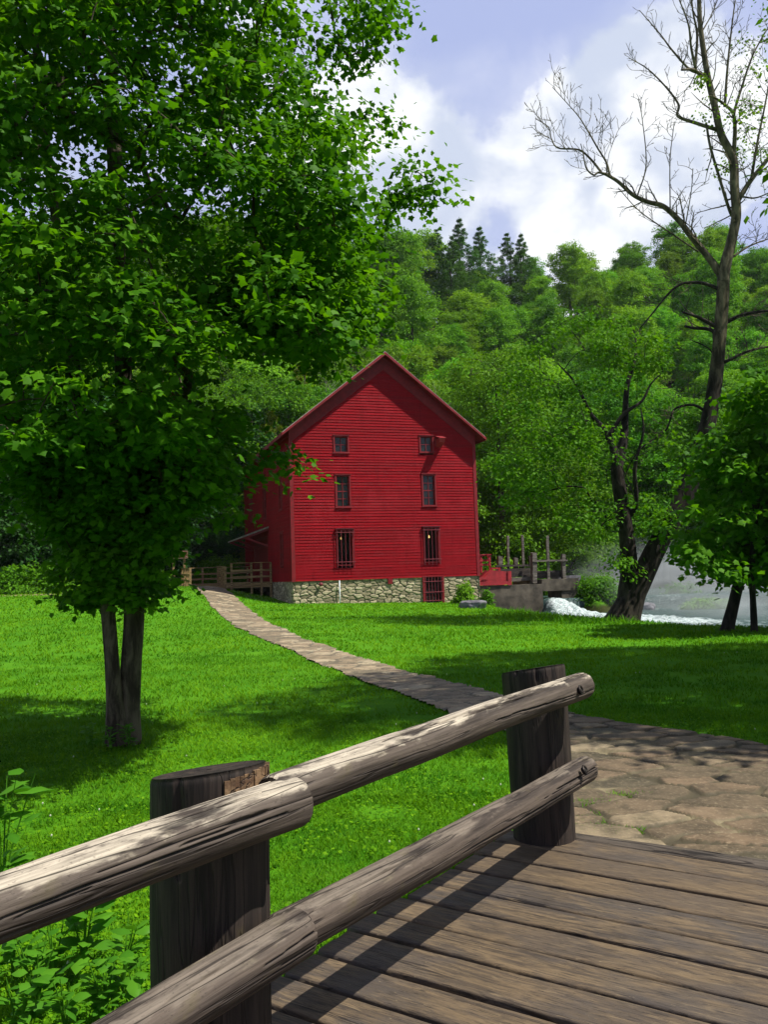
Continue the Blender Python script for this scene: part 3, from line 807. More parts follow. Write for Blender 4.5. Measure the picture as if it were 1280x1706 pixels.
# roof: two slabs with overhang, soffit boards and barge boards
OV, EO, TH_ = .48, .46, .10
roof_m = MB(); soff = MB(); barge = MB()
for sgn in (0, 1):
    X_ = (lambda u: u) if sgn == 0 else (lambda u: MW - u)
    zr = lambda u: ZE + .03 + SL * u
    for y in [0]:
        a, b = -EO, MW / 2
        v = [(X_(a), -OV, zr(a) + .022), (X_(b), -OV, zr(b) + .022), (X_(b), ML + .4, zr(b) + .022), (X_(a), ML + .4, zr(a) + .022)]
        v2 = [(p[0], p[1], p[2] + TH_) for p in v]
        roof_m.add(v + v2, [(0, 1, 2, 3), (7, 6, 5, 4), (0, 4, 5, 1), (1, 5, 6, 2), (2, 6, 7, 3), (3, 7, 4, 0)])
        v = [(X_(a), -OV + .01, zr(a)), (X_(b), -OV + .01, zr(b)), (X_(b), ML + .38, zr(b)), (X_(a), ML + .38, zr(a))]
        v2 = [(p[0], p[1], p[2] + .02) for p in v]
        soff.add(v + v2, [(0, 1, 2, 3), (7, 6, 5, 4), (0, 4, 5, 1), (1, 5, 6, 2), (2, 6, 7, 3), (3, 7, 4, 0)])
        y0, y1 = -OV - .035, -OV - .003
        p = [(X_(a - .02), zr(a - .02) + .07), (X_(b), zr(b) + .07), (X_(b), zr(b) - .08), (X_(a - .02), zr(a - .02) - .06)]
        vv = [(q_[0], y0, q_[1]) for q_ in p] + [(q_[0], y1, q_[1]) for q_ in p]
        barge.add(vv, [(0, 1, 2, 3), (7, 6, 5, 4), (0, 4, 5, 1), (1, 5, 6, 2), (2, 6, 7, 3), (3, 7, 4, 0)])
        barge.box((min(X_(a - .02), X_(a - .05)), -OV - .02, zr(a) - .10), (max(X_(a - .02), X_(a - .05)), ML + .38, zr(a) + .08))
roof_m.build('roof', M['shingle'], MILL); soff.build('soffit', M['trim'], MILL); barge.build('barge_boards', M['trim'], MILL)


def window(name, r_, T, bars=(2, 2), depth=.16, glass=True, frame_w=.075, sill=True, label=None):
    """T maps (a, out, z) to mill coordinates"""
    a0, a1, z0, z1 = r_; fw = frame_w; mb = MB(); fn = lambda p: T(*p)
    bx = lambda lo, hi, m_=mb: m_.box(lo, hi, .5, fn)
    bx((a0 - fw, -.02, z0 - fw * .6), (a0, .055, z1 + fw)); bx((a1, -.02, z0 - fw * .6), (a1 + fw, .055, z1 + fw))
    bx((a0, -.02, z1), (a1, .052, z1 + fw)); bx((a0, -.02, z0 - fw * .6), (a1, .050, z0))
    bx((a0, -depth, z0), (a0 + .012, -.02, z1)); bx((a1 - .012, -depth, z0), (a1, -.02, z1)); bx((a0, -depth, z1 - .012), (a1, -.02, z1)); bx((a0, -depth, z0), (a1, -.02, z0 + .012))
    w = mb.build(name, M['trim'], MILL)
    if label: w['label'] = label
    mp_ = MB(); mp_.box((a0, -depth - .03, z0), (a1, -depth, z1), .5, fn); mp_.build('pane', M['pane'] if glass else M['dark'], w)
    if bars:
        mbb = MB(); g_ = .028
        for k in range(1, bars[0]): x = a0 + (a1 - a0) * k / bars[0]; mbb.box((x - g_ / 2, -depth, z0), (x + g_ / 2, -depth + .035, z1), .5, fn)
        for k in range(1, bars[1]):
            z = z0 + (z1 - z0) * k / bars[1]; g2 = g_ * (1.8 if bars[1] == 4 and k == 2 else 1)
            mbb.box((a0, -depth + .001, z - g2 / 2), (a1, -depth + .038, z + g2 / 2), .5, fn)
        mbb.box((a0 + .012, -depth + .0015, z0 + .012), (a0 + .05, -depth + .04, z1 - .012), .5, fn); mbb.box((a1 - .05, -depth + .0015, z0 + .012), (a1 - .012, -depth + .04, z1 - .012), .5, fn)
        mbb.build('sash_bars', M['trim'], w)
    if sill:
        ms = MB(); ms.box((a0 - fw - .03, -.01, z0 - fw * .6 - .045), (a1 + fw + .03, .085, z0 - fw * .6 - .002), .5, fn)
        ms.build('sill', M['trim'], w); ms = MB(); ms.box((a0 - fw - .03, -.01, z1 + fw + .002), (a1 + fw + .03, .085, z1 + fw + .04), .5, fn); ms.build('head_trim', M['trim'], w)
    return w


TF = lambda a, o, z: (a, -o, z)
TS = lambda a, o, z: (-o, a, z)
window('window', WIN['tl'], TF, (2, 2), .10, label='small upper window on the left')
window('window', WIN['tr'], TF, (2, 2), .10, label='small upper window beside the chute')
window('window', WIN['ml'], TF, (2, 4), .10, label='middle window on the left')
window('window', WIN['mr'], TF, (2, 4), .10, label='middle window on the right')
me_, t_ = new_mat('lit bulb'); M['bulb'] = finish(me_, t_, t_.node('Emission', {'Color': (1, .62, .2, 1), 'Strength': 1.3}).outputs[0])
for k, bp in (('ll', (571, 896)), ('lr', (718.5, 893.5))):
    r_ = WIN[k]; w = window('window', r_, TF, None, .42, False, .07, False, 'barred lower window with a lit bulb inside')
    a0, a1, z0, z1 = r_; mb = MB(); n = 5
    for q in range(n):
        x = a0 - .06 + (a1 - a0 + .12) * q / (n - 1)
        mb.tube([(x, -.13, z0 - .16), (x, -.13, z1 + .02)], .017, 8)
    for z in (z0 + .14, z1 - .10): mb.tube([(a0 - .14, -.135, z), (a1 + .14, -.135, z)], .02, 8)
    mb.box((a0 - .14, -.15, z1 + .075), (a1 + .14, -.03, z1 + .11))
    for z in (z0 + .14, z1 - .10):
        for x in (a0 - .1, a1 + .1): mb.tube([(x, -.02, z), (x, -.135, z)], .014, 6)
    mb.build('window_bars', M['iron'], w)
    u_, z_ = f_uz(*bp); mb = MB(); mb.tube([(u_, .3, z_ + .075), (u_, .3, z_ + .03), (u_, .3, z_ - .03), (u_, .3, z_ - .065), (u_, .3, z_ - .075)], [.010, .024, .034, .024, .006], 10)
    mb.build('bulb', M['bulb'], w, True)
for k in 'abcd': window('window', SWIN[k], TS, (2, 3), .08, frame_w=.09)
# barred cellar opening
a0, a1, z0, z1 = CELL; z0 = -.3
mb = MB(); mb.box((a0 - .02, .18, z0), (a1 + .02, .24, z1)); cd = mb.build('cellar_opening', M['dark'], MILL)
mb = MB()
mb.box((a0 - .03, -.06, z0), (a0 + .09, .18, z1)); mb.box((a1 - .07, -.06, z0), (a1 + .03, .18, z1)); mb.box((a0 + .09, -.05, z1 - .06), (a1 - .07, .18, z1 - .003))
mb.build('cellar_frame', M['trim'], cd)
mb = MB()
for q in range(6): x = a0 + .14 + (a1 - a0 - .26) * q / 5; mb.tube([(x, -.03, z0), (x, -.03, z1 - .06)], .02, 8)
for z in (z1 - .30, z1 - .86, z1 - 1.3): mb.tube([(a0, -.055, z), (a1 + .0, -.055, z)], .02, 8)
mb.build('cellar_bars', M['iron'], cd)
# side door with its lean-to hood
a0, a1, z0, z1 = DOOR
mb = MB(); mb.box((-.01, a0, z0), (.06, a1, z1 - .02)); mb.box((-.05, a0 - .12, z0), (.05, a0, z1 + .1)); mb.box((-.05, a1, z0), (.05, a1 + .12, z1 + .1)); mb.box((-.05, a0, z1 - .02), (.05, a1, z1 + .1))
for q in range(1, 6): y = a0 + (a1 - a0) * q / 6; mb.box((-.02, y - .012, z0), (-.011, y + .012, z1 - .02))
mb.build('door', M['trim'], MILL)
h0, h1 = s_vz(452, 881), s_vz(430, 889)
ya, yb, zw = a0 - .55, a1 + .9, h0[1] + .1
mb = MB(); pr = 1.55; dz = .55
v = [(-.03, ya, zw), (-.03, yb, zw), (-pr, yb, zw - dz), (-pr, ya, zw - dz)]
mb.add(v + [(p[0], p[1], p[2] + .09) for p in v], [(0, 1, 2, 3), (7, 6, 5, 4), (0, 4, 5, 1), (1, 5, 6, 2), (2, 6, 7, 3), (3, 7, 4, 0)])
hood = mb.build('door_hood', M['shingle'], MILL)
for y in (ya + .1, (ya + yb) / 2, yb - .1):
    mb = MB(); mb.bar((-.04, y, zw - 1.05), (-pr + .2, y, zw - dz - .01), .1, .1); mb.bar((-.04, y, zw - .08), (-pr + .1, y, zw - dz - .03), .09, .1)
    mb.build('hood_bracket', M['trim'], hood)
# chute box by the upper right window
u_, z_ = f_uz(730.5, 736); mb = MB(); pr = .62
v = [(u_ - .16, -.02, z_ + .12), (u_ + .16, -.02, z_ + .12), (u_ + .16, -.02, z_ - .30), (u_ - .16, -.02, z_ - .30),
     (u_ - .16, -pr, z_ + .10), (u_ + .16, -pr, z_ + .10), (u_ + .16, -pr + .1, z_ - .10), (u_ - .16, -pr + .1, z_ - .10)]
mb.add(v, [(0, 3, 7, 4), (1, 5, 6, 2), (3, 2, 6, 7), (4, 7, 6, 5)])
bxm = mb.build('chute', M['redbox'], MILL)
mb = MB(); mb.add([(u_ - .19, -.02, z_ + .30), (u_ + .19, -.02, z_ + .30), (u_ + .19, -pr - .05, z_ + .12), (u_ - .19, -pr - .05, z_ + .12), (u_ - .19, -.02, z_ + .26), (u_ + .19, -.02, z_ + .26), (u_ + .19, -pr - .05, z_ + .085), (u_ - .19, -pr - .05, z_ + .085)],
              [(0, 3, 2, 1), (4, 5, 6, 7), (0, 4, 7, 3), (1, 2, 6, 5), (3, 7, 6, 2)])
mb.build('chute_lid', M['redbox'], bxm)
# thin white pipe, small lamp and beam end under the siding
u_, z_ = f_uz(565, 968); mb = MB(); mb.tube([(u_, -.09, -.25), (u_, -.09, ZB - .02)], .028, 10); mb.build('drain_pipe', M['pipe'], MILL, True)
u_, z_ = f_uz(534, 973.5); mb = MB(); mb.tube([(u_, -.02, z_), (u_, -.08, z_), (u_, -.13, z_), (u_, -.17, z_), (u_, -.18, z_)], [.03, .09, .10, .07, .01], 12); mb.build('lamp', M['iron'], MILL, True)
u_, z_ = f_uz(650, 966); mb = MB(); mb.box((u_ - .12, -.07, ZB - .28), (u_ + .12, .05, ZB - .01)); mb.build('beam_end', M['trim'], MILL)


# ------------------------------------------------------------------ weir, sluice and red trough
def wlogs(mbargs, name, mat, parent):
    o = mbargs.build(name, mat, parent)
    n = len(o.data.vertices); zz = np.zeros(n * 3, np.float32)
    for an, val in (('up', .25), ('crack', 0.0)):
        a_ = o.data.attributes.new(an, 'FLOAT', 'POINT'); a_.data.foreach_set('value', np.full(n, val, np.float32))
    return o


WO = at(800, 975, 45.8); wdir = MU
WEIR = thing('concrete_weir', 'stained concrete weir wall beside the mill with water rushing out of its opening', 'weir', (WO[0], WO[1], -1.2), PHI)
WN = np.array([WO[0], WO[1], 0])
w_u = lambda px, py, off=0.0: (lambda q: (float((q - WN) @ MU), float(q[2]) + 1.2))(on_plane(px, py, WN - MN * off, MN))
x1, zt = w_u(904, 972.5); xo, zo = w_u(938, 990); xe, zt2 = w_u(965, 963); _, zl = w_u(930, 984)
rsn = np.random.RandomState(4)


def rough_wall(name, u0, u1, z0, z1, th, y0=0.0, mat='concrete', parent=None, seed=1):
    """a slightly uneven slab, so its edges are not ruler straight"""
    n = max(3, int((u1 - u0) / .18)); k = max(3, int((z1 - z0) / .18))
    us, zs = np.linspace(u0, u1, n), np.linspace(z0, z1, k); V = []; Fc = []
    for side, yy in ((0, y0), (1, y0 + th)):
        U_, Z_ = np.meshgrid(us, zs, indexing='ij')
        o_ = .07 * (fbm(U_ * 1.5, Z_ * 1.5, side * 7, seed) - .5)
        Zw = Z_ + np.where(Z_ > z1 - 1e-6, .05 * (fbm(U_ * 2, 0, 0, seed + 3) - .5), 0)
        V.append(np.stack([U_, np.full_like(U_, yy) + o_, Zw], -1).reshape(-1, 3))
    idx = np.arange(n * k).reshape(n, k); idb = idx + n * k
    f = [np.stack([idx[:-1, :-1], idx[1:, :-1], idx[1:, 1:], idx[:-1, 1:]], -1).reshape(-1, 4), np.stack([idb[:-1, :-1], idb[:-1, 1:], idb[1:, 1:], idb[1:, :-1]], -1).reshape(-1, 4)]
    for a_, b_ in ((idx[0], idb[0]), (idx[-1], idb[-1]), (idx[:, 0], idb[:, 0]), (idx[:, -1], idb[:, -1])):
        f.append(np.stack([a_[:-1], a_[1:], b_[1:], b_[:-1]], -1))
    return mesh(name, np.concatenate(V), np.concatenate(f), M[mat], parent)


rough_wall('wall', -.15, x1, 0, zt, .5, 0, 'concrete', WEIR, 3)
rough_wall('lintel', x1 + .004, xe, zl, zt2, .6, .04, 'concrete', WEIR, 4)
rough_wall('pier', xo, xe - .01, -.2, zl - .004, 1.6, .1, 'concrete', WEIR, 5)
rough_wall('cheek', x1 - .45, x1 - .004, -.2, zt2 - .02, 2.2, .51, 'concrete', WEIR, 6)
rough_wall('rubble_top', w_u(940, 966)[0], w_u(968, 960)[0] + .4, zt2 - .3, zt2 + .16, .8, .66, 'boulder', WEIR, 7)
# timber sluice frame standing on the weir
SL_ = thing('sluice_frame', 'silver grey timber sluice posts with a crossbar standing on the concrete weir', 'sluice gate', (WO[0], WO[1], 0), PHI)
sz = lambda px, py, off=.3: (lambda q: (float((q - WN) @ MU), float(q[2])))(on_plane(px, py, WN - MN * off, MN))


def timber(name, a, b, w, d, mat, off, seed):
    (ua, za), (ub, zb) = sz(*a, off), sz(*b, off)
    n = 14; mb = MB(); rs = random.Random(seed); pts = []
    for i in range(n):
        f = i / (n - 1); pts.append((ua + (ub - ua) * f + rs.uniform(-.008, .008), off, za + (zb - za) * f))
    dirx = abs(ub - ua) > abs(zb - za)
    v = []
    for i, p in enumerate(pts):
        ww = w * (1 + rs.uniform(-.06, .06)) / 2; dd = d / 2
        for sx, sy in ((-1, -1), (1, -1), (1, 1), (-1, 1)):
            v.append((p[0], p[1] + sy * dd, p[2] + sx * ww) if dirx else (p[0] + sx * ww, p[1] + sy * dd, p[2] + (rs.uniform(-.04, .04) if i == n - 1 else 0)))
    f = [(0, 1, 2, 3), tuple(range(4 * n - 4, 4 * n))[::-1]]
    for i in range(n - 1):
        for k in range(4): f.append((i * 4 + k, i * 4 + 4 + k, i * 4 + 4 + (k + 1) % 4, i * 4 + (k + 1) % 4))
    mb.add(v, f)
    return wlogs(mb, name, M[mat], SL_)


for i, (a, b, w, mat, off) in enumerate([((890, 971), (889.5, 921), .27, 'grey_timber', .35), ((939.5, 966), (938.5, 923), .20, 'grey_timber', .35), ((833, 950), (833, 927), .26, 'grey_timber', 1.6), ((860, 950), (859, 929), .22, 'grey_timber', 1.6), ((884, 944), (883, 926), .15, 'dark_timber', .75)]):
    timber('post', a, b, w, w, mat, off, 60 + i)
for i, (a, b, w, off) in enumerate([((914.5, 967), (912, 893), .16, .33), ((847.5, 948), (846.5, 893), .13, 1.5), ((872.5, 948), (870.5, 892), .14, 1.5)]):
    timber('gate_stem', a, b, w, .10, 'grey_timber', off, 70 + i)
timber('crossbar', (887, 934.5), (945.5, 933.5), .10, .12, 'grey_timber', .22, 80)
timber('crossbar', (826, 943), (888, 941.5), .11, .14, 'dark_timber', 1.45, 81)
timber('planking', (827, 955.5), (888, 953), .5, .08, 'dark_timber', 1.15, 82)
timber('planking', (846, 966), (893, 963), .22, .10, 'grey_timber', .62, 83)
timber('planking', (894, 957.5), (936, 956), .42, .07, 'dark_timber', .55, 84)
# red trough and its railing at the mill corner
TR = thing('red_trough', 'red painted timber trough and railing projecting from the mill corner over the weir', 'trough', (WO[0], WO[1], 0), PHI)
q0, zq0 = sz(815, 972, .2); q1, zq1 = sz(846, 951, .2); _, zq2 = sz(830, 953, .2)
mb = MB()
v = [(q0 - .75, .0, zq0 - .02), (q1, .0, zq0 + .02), (q1 + .03, .0, zq2), (q0 + .1, .0, zq2 + .12), (q0 - .75, .9, zq0 - .02), (q1, .9, zq0 + .02), (q1 + .03, .9, zq2), (q0 + .1, .9, zq2 + .12)]
mb.add(v, [(0, 1, 2, 3), (7, 6, 5, 4), (0, 4, 5, 1), (1, 5, 6, 2), (2, 6, 7, 3), (3, 7, 4, 0)])
mb.build('trough_box', M['redbox'], TR)
mb = MB(); mb.box((q1 - .12, -.06, zq0 - .12), (q1 + .10, -.004, zq2 + .03)); mb.box((q0 - .7, -.07, zq0 - .10), (q1 - .13, -.005, zq0 + .10)); mb.box((q0 - .8, -.05, zq0 + .22), (q0 - .2, -.006, zq0 + .34)); mb.build('trough_brace', M['redbox'], TR)
mb = MB()
ra, rza = sz(800, 925, .6); rb, rzb = sz(815.5, 925, .6); _, rz1 = sz(808, 934, .6); _, rz2 = sz(808, 941, .6); _, rzl = sz(808, 951, .6)
for x in (ra + .05, rb): mb.box((x - .05, .55, rzl - .1), (x + .05, .65, rza))
for z in (rza - .06, rz1 - .05, rz2 - .05): mb.box((ra - .1, .53, z), (rb + .02, .549, z + .11))
mb.box((ra, .5, rza + .002), (rb + .08, .7, rza + .05))
mb.build('trough_railing', M['redbox'], TR)
mb = MB(); (ba, bz0), (bb, bz1) = sz(814, 939.5, .4), sz(820.5, 951, .4); mb.bar((ba, .4, bz0), (bb, .3, bz1 - .05), .16, .06); mb.bar((ba - .05, .45, bz0 + .55), (ba + .06, .42, bz0 + .15), .12, .05)
mb.box((q0 + .2, .3, zq2 + .17), (q1 - .45, .38, zq2 + .25)); mb.box((q1 - .5, .3, zq2 + .05), (q1 - .38, .38, zq2 + .25)); mb.build('trough_lid', M['redbox'], TR)

# ------------------------------------------------------------------ boardwalk to the side door, sign
ml = lambda u, v, z: MO + MU * u - MN * v + np.array([0, 0, z])
RAMP = thing('boardwalk', 'brown timber boardwalk with post and rail sides leading to the mill side door', 'boardwalk', ml(-2.6, 6, 0), PHI)
Rl = lambda u, v, z: (u + 2.6, v - 6, z)
DZ = 1.46
mb = MB()
y = 5.5
while y < 11.4: mb.box(Rl(-2.55, y, DZ - .045), Rl(-.10, y + .135, DZ), random.Random(int(y * 77)).random()); y += .142
v = -4.4
for k in range(42):
    yy = 6.2 + k * .142; zz = 1.36 + (DZ - .005 - 1.36) * min(1, k / 34)
    mb.box(Rl(-4.4, yy, zz - .045), Rl(-2.56, yy + .135, zz), random.Random(k).random())
wlogs(mb, 'deck', M['ramp_timber'], RAMP)
mb = MB(); mb.box(Rl(-2.58, 5.44, DZ - .30), Rl(-.1, 5.49, DZ - .05)); mb.box(Rl(-2.64, 5.5, DZ - .30), Rl(-2.59, 6.1, DZ - .05)); mb.box(Rl(-4.45, 6.1, 1.1), Rl(-2.6, 6.17, 1.31)); wlogs(mb, 'skirt_beam', M['ramp_timber'], RAMP)


def railing(pts, posts, zf, h=1.05):
    for i, (u, v) in enumerate(posts):
        mb = MB(); gzv = float(H(*(ml(u, v, 0)[:2]))) - .15; mb.box(Rl(u - .055, v - .055, gzv), Rl(u + .055, v + .055, zf(v) + h)); wlogs(mb, 'post', M['ramp_timber'], RAMP)
    for hh, th in ((h + .022, .04), (h * .62, .11), (h * .28, .11)):
        mb = MB()
        for (a, b) in zip(pts, pts[1:]):
            mb.bar(Rl(a[0], a[1], zf(a[1]) + hh), Rl(b[0], b[1], zf(b[1]) + hh), .14 if th < .1 else .04, th)
        wlogs(mb, 'rail', M['ramp_timber'], RAMP)


zf = lambda v: DZ
zr_ = lambda v: 1.36 + (DZ - 1.36) * min(1, max(0, (v - 6.2) / 4.8))
railing([(-2.35, 5.4), (-.1, 5.4)], [(-2.3, 5.46), (-1.2, 5.46), (-.65, 5.46), (-.12, 5.46)], zf)
railing([(-2.62, 6.3), (-2.62, 9.0)], [(-2.62, 5.6), (-2.62, 6.3), (-2.62, 7.2), (-2.62, 8.1), (-2.62, 9.0)], zr_, 1.0)
railing([(-4.45, 6.3), (-4.45, 12.0)], [(-4.45, 6.25), (-4.45, 7.4), (-4.45, 8.6), (-4.45, 10.2), (-4.45, 12.0)], zr_, .95)
railing([(-4.45, 12.1), (-.1, 12.1)], [(-3.2, 12.1), (-1.8, 12.1), (-.4, 12.1)], zf, .95)
sp0 = ground(288, 975); sgd = 50.5
sp0 = at(287, 955, sgd); sp1 = at(299, 924, sgd)
SG = thing('brown_sign', 'small brown park sign with cream lines of lettering on two posts by the boardwalk', 'sign', (sp1[0], sp1[1], float(H(sp1[0], sp1[1]))), R(8))
zs = sp1[2] - SG.location.z
mb = MB(); mb.box((-.46, -.03, zs - .24), (.50, .03, zs + .22)); bd = mb.build('board', M['sign'], SG, False, .02)
mb = MB(); mb.box((-.42, .035, -.4), (-.30, .13, zs + .18)); wlogs(mb, 'post', M['ramp_timber'], SG)
mb = MB(); mb.box((.22, .035, -.4), (.34, .13, zs + .18)); wlogs(mb, 'post', M['ramp_timber'], SG)
mb = MB()
rs = random.Random(9)
for z, segs in ((.10, ((-.38, -.28), (-.05, .08), (.15, .4))), (-.01, ((-.27, -.10), (-.04, .26))), (-.12, ((-.36, -.12), (.09, .22), (.38, .45)))):
    for a, b in segs:
        x = a
        while x < b:                                      # strokes the size of letters, unreadable as in the photograph
            w = rs.uniform(.018, .035); hh = rs.uniform(.025, .05); mb.box((x, -.036, zs + z - .02), (x + w * .7, -.0315, zs + z - .02 + hh)); x += w
for lo, hi in (((-.44, -.035, zs + .19), (.48, -.0315, zs + .202)), ((-.44, -.035, zs - .222), (.48, -.0315, zs - .21)), ((-.44, -.035, zs - .21), (-.43, -.0315, zs + .19)), ((.47, -.035, zs - .21), (.48, -.0315, zs + .19))): mb.box(lo, hi)
mb.build('lettering', M['signtext'], bd)


# ------------------------------------------------------------------ boulders
def rock(name, label, cat, p, size, seed, mat='boulder', group=None):
    import bmesh
    bm = bmesh.new(); bmesh.ops.create_icosphere(bm, subdivisions=4, radius=1)
    v = np.array([q.co[:] for q in bm.verts]); f = [tuple(x.index for x in fc.verts) for fc in bm.faces]; bm.free()
    r_ = 1 + .5 * (fbm(v[:, 0] * 1.3 + seed, v[:, 1] * 1.3, v[:, 2] * 1.3, seed) - .5) * 2 + .12 * (fbm(v[:, 0] * 5, v[:, 1] * 5, v[:, 2] * 5, seed + 1) - .5)
    v = v * r_[:, None]; v[:, 2] = np.where(v[:, 2] > .35, .35 + (v[:, 2] - .35) * .5, v[:, 2])
    o = mesh(name, v * np.array(size), f, M[mat], None, None, True)
    o.location = p; o.rotation_euler = (0, 0, seed)
    return tag(o, label, cat, group)


b = ground(788, 1014); rock('boulder', 'flat grey boulder on the lawn at the mill corner', 'boulder', (b[0], b[1] + .3, b[2] + .05), (.95, .55, .5), 2)


# ------------------------------------------------------------------ foliage
def tmpl(pts, faces): return np.array(pts, float), np.array(faces)


_mo = [(0, 0), (.36, -.05), (.36, .15), (.64, .38), (.42, .50), (.25, .66), (0, 1.0), (-.25, .66), (-.42, .50), (-.64, .38), (-.36, .15), (-.36, -.05)]
MAPLE = tmpl([(0, .32, .0)] + [(x, y, -.16 * abs(x) - .12 * y * y) for x, y in _mo], [(0, i + 1, (i + 1) % 12 + 1) for i in range(12)])
OVAL = tmpl([(0, 0, 0), (.26, .35, -.05), (.2, .7, -.10), (0, 1, -.2), (-.2, .7, -.10), (-.26, .35, -.05), (0, .4, .03), (0, .72, -.02)],
            [(0, 1, 6), (1, 2, 7), (1, 7, 6), (2, 3, 7), (0, 6, 5), (5, 6, 7), (5, 7, 4), (4, 7, 3)])
DIAM = tmpl([(0, 0, 0), (.32, .45, -.06), (0, 1, -.15), (-.32, .45, -.06), (0, .45, .06)], [(0, 1, 4), (1, 2, 4), (2, 3, 4), (3, 0, 4)])
SLIV = tmpl([(0, 0, 0), (.09, .4, .02), (0, 1, -.12), (-.09, .4, .02)], [(0, 1, 2), (0, 2, 3)])
BLADE = tmpl([(-.5, 0, 0), (.5, 0, 0), (.36, .55, 0), (-.36, .55, 0), (0, 1, 0)], [(0, 1, 2), (0, 2, 3), (3, 2, 4)])


def unit(v): return v / (np.linalg.norm(v, axis=-1, keepdims=True) + 1e-9)


def leaves(name, pos, nrm, tip, size, T, mat, parent, tint, wide=1.0):
    tv, tf = T; n = len(pos); k = len(tv)
    nrm = unit(nrm); tip = unit(tip - nrm * (tip * nrm).sum(-1, keepdims=True)); sidev = np.cross(tip, nrm)
    size = np.broadcast_to(size, (n,))[:, None, None]
    V = pos[:, None] + size * (tv[None, :, 0:1] * wide * sidev[:, None] + tv[None, :, 1:2] * tip[:, None] + tv[None, :, 2:3] * nrm[:, None])
    Fq = (tf[None] + (np.arange(n) * k)[:, None, None]).reshape(-1, 3)
    return mesh(name, V.reshape(-1, 3), Fq, mat, parent, {'tint': np.repeat(tint, k)}, True)


def spray(cen, n, rad, flat, rng, outward=None, droop=.35, up=.9, jit=.55):
    """n leaves round each centre, in flattened tiers; returns pos, nrm, tip, clump index"""
    m = len(cen); ci = np.repeat(np.arange(m), n)
    off = rng.normal(size=(m * n, 3)) * .5
    off *= np.broadcast_to(np.asarray(rad), (m,))[ci][:, None]; off[:, 2] *= flat
    rr = np.hypot(off[:, 0], off[:, 1]); off[:, 2] -= droop * rr ** 2 / (np.broadcast_to(np.asarray(rad), (m,))[ci] + 1e-6) * .6
    pos = cen[ci] + off
    o = off * np.array([1, 1, .2])
    if outward is not None: o = unit(o) * .6 + outward[ci]
    nrm = np.array([0, 0, up]) + rng.normal(size=pos.shape) * jit + unit(o) * .45
    tip = unit(o) + rng.normal(size=pos.shape) * .5 - np.array([0, 0, .35])
    return pos, nrm, tip, ci


def catmull(P, k=6):
    P = [np.array(p, float) for p in P]; Q = [2 * P[0] - P[1]] + P + [2 * P[-1] - P[-2]]; out = []
    for i in range(1, len(Q) - 2):
        for j in range(k):
            t = j / k; a, b, c, d = Q[i - 1:i + 3]
            out.append(.5 * ((2 * b) + (c - a) * t + (2 * a - 5 * b + 4 * c - d) * t * t + (3 * b - a - 3 * c + d) * t ** 3))
    out.append(P[-1]); return np.array(out)


def trunk_mesh(name, polys, mat, parent, seed, n=20, rough=.10, k=6):
    """polys: list of (points, radii); one mesh"""
    V, Fq, b = [], [], 0
    for P, r in polys:
        C_ = catmull(P, k); rr = np.interp(np.linspace(0, len(P) - 1, len(C_)), np.arange(len(P)), r)
        d = unit(np.gradient(C_, axis=0)); ref = np.array([.25, .95, .1]); a = unit(np.cross(d, ref)); bb = np.cross(d, a)
        th = np.linspace(0, 2 * math.pi, n, endpoint=False)
        c, s = np.cos(th), np.sin(th)
        rad = rr[:, None] * (1 + rough * 2 * (fbm(C_[:, 2:3] * .8 + 0 * c, c * 1.6 + C_[:, 0:1], s * 1.6, seed) - .5) + rough * .8 * (fbm(C_[:, 2:3] * 2.2 + 0 * c, c * 5, s * 5, seed + 1) - .5))
        v = C_[:, None] + rad[..., None] * (c[None, :, None] * a[:, None] + s[None, :, None] * bb[:, None])
        m = len(C_); idx = np.arange(m * n).reshape(m, n) + b
        Fq.append(np.stack([idx[:-1], np.roll(idx, -1, 1)[:-1], np.roll(idx, -1, 1)[1:], idx[1:]], -1).reshape(-1, 4)); V.append(v.reshape(-1, 3)); b += m * n
    return mesh(name, np.concatenate(V), np.concatenate(Fq), mat, parent, None, True)


def grow(trunks, targets, rmin=.006, expo=.5, rmax=.12, climb=.5):
    """joins every target to the nearest wood already there; returns (polyline, radii) for the boughs"""
    nodes = []; par = []; istr = []
    for P in trunks:
        for i, p in enumerate(P): par.append(len(nodes) - 1 if i else -1); nodes.append(p); istr.append(True)
    nt = len(nodes); cap = nt + 3 * len(targets); N = np.zeros((cap, 3)); N[:nt] = nodes; n = nt
    T0 = np.array(nodes); order = np.argsort([np.min(np.linalg.norm(T0 - t, axis=1)) for t in targets])
    for k in order:
        t = targets[k]; d = N[:n] - t; L = np.linalg.norm(d, axis=1) * (1 + climb * np.clip(d[:, 2], 0, 2)) + .10 * (np.arange(n) < nt)
        a = int(np.argmin(L)); v = t - N[a]; ln = np.linalg.norm(v); b = a
        for f in (.4, .75):
            N[n] = N[a] + v * f + np.array([0, 0, .10 * ln * math.sin(math.pi * f)]) + np.random.RandomState(k).normal(size=3) * .03 * ln; par.append(b); b = n; n += 1
        N[n] = t; par.append(b); n += 1
    cnt = np.zeros(n); 
    for i in range(n - 1, nt - 1, -1):
        cnt[i] = max(cnt[i], 1) if cnt[i] == 0 else cnt[i]
        if par[i] >= nt: cnt[par[i]] += cnt[i]
    kids = {}
    for i in range(nt, n): kids.setdefault(par[i], []).append(i)
    rad = lambda i: min(rmax, rmin * max(1, cnt[i]) ** expo)
    out = []; starts = [(p, c) for p in range(nt) for c in kids.get(p, [])]
    while starts:
        p, c = starts.pop(); P = [N[p]]; rr = [rad(c)]
        while True:
            P.append(N[c]); rr.append(rad(c)); ks = sorted(kids.get(c, []), key=lambda q: -cnt[q])
            if not ks: break
            for o in ks[1:]: starts.append((c, o))
            c = ks[0]
        rr[-1] = rmin * .6; out.append((P, rr))
    return out


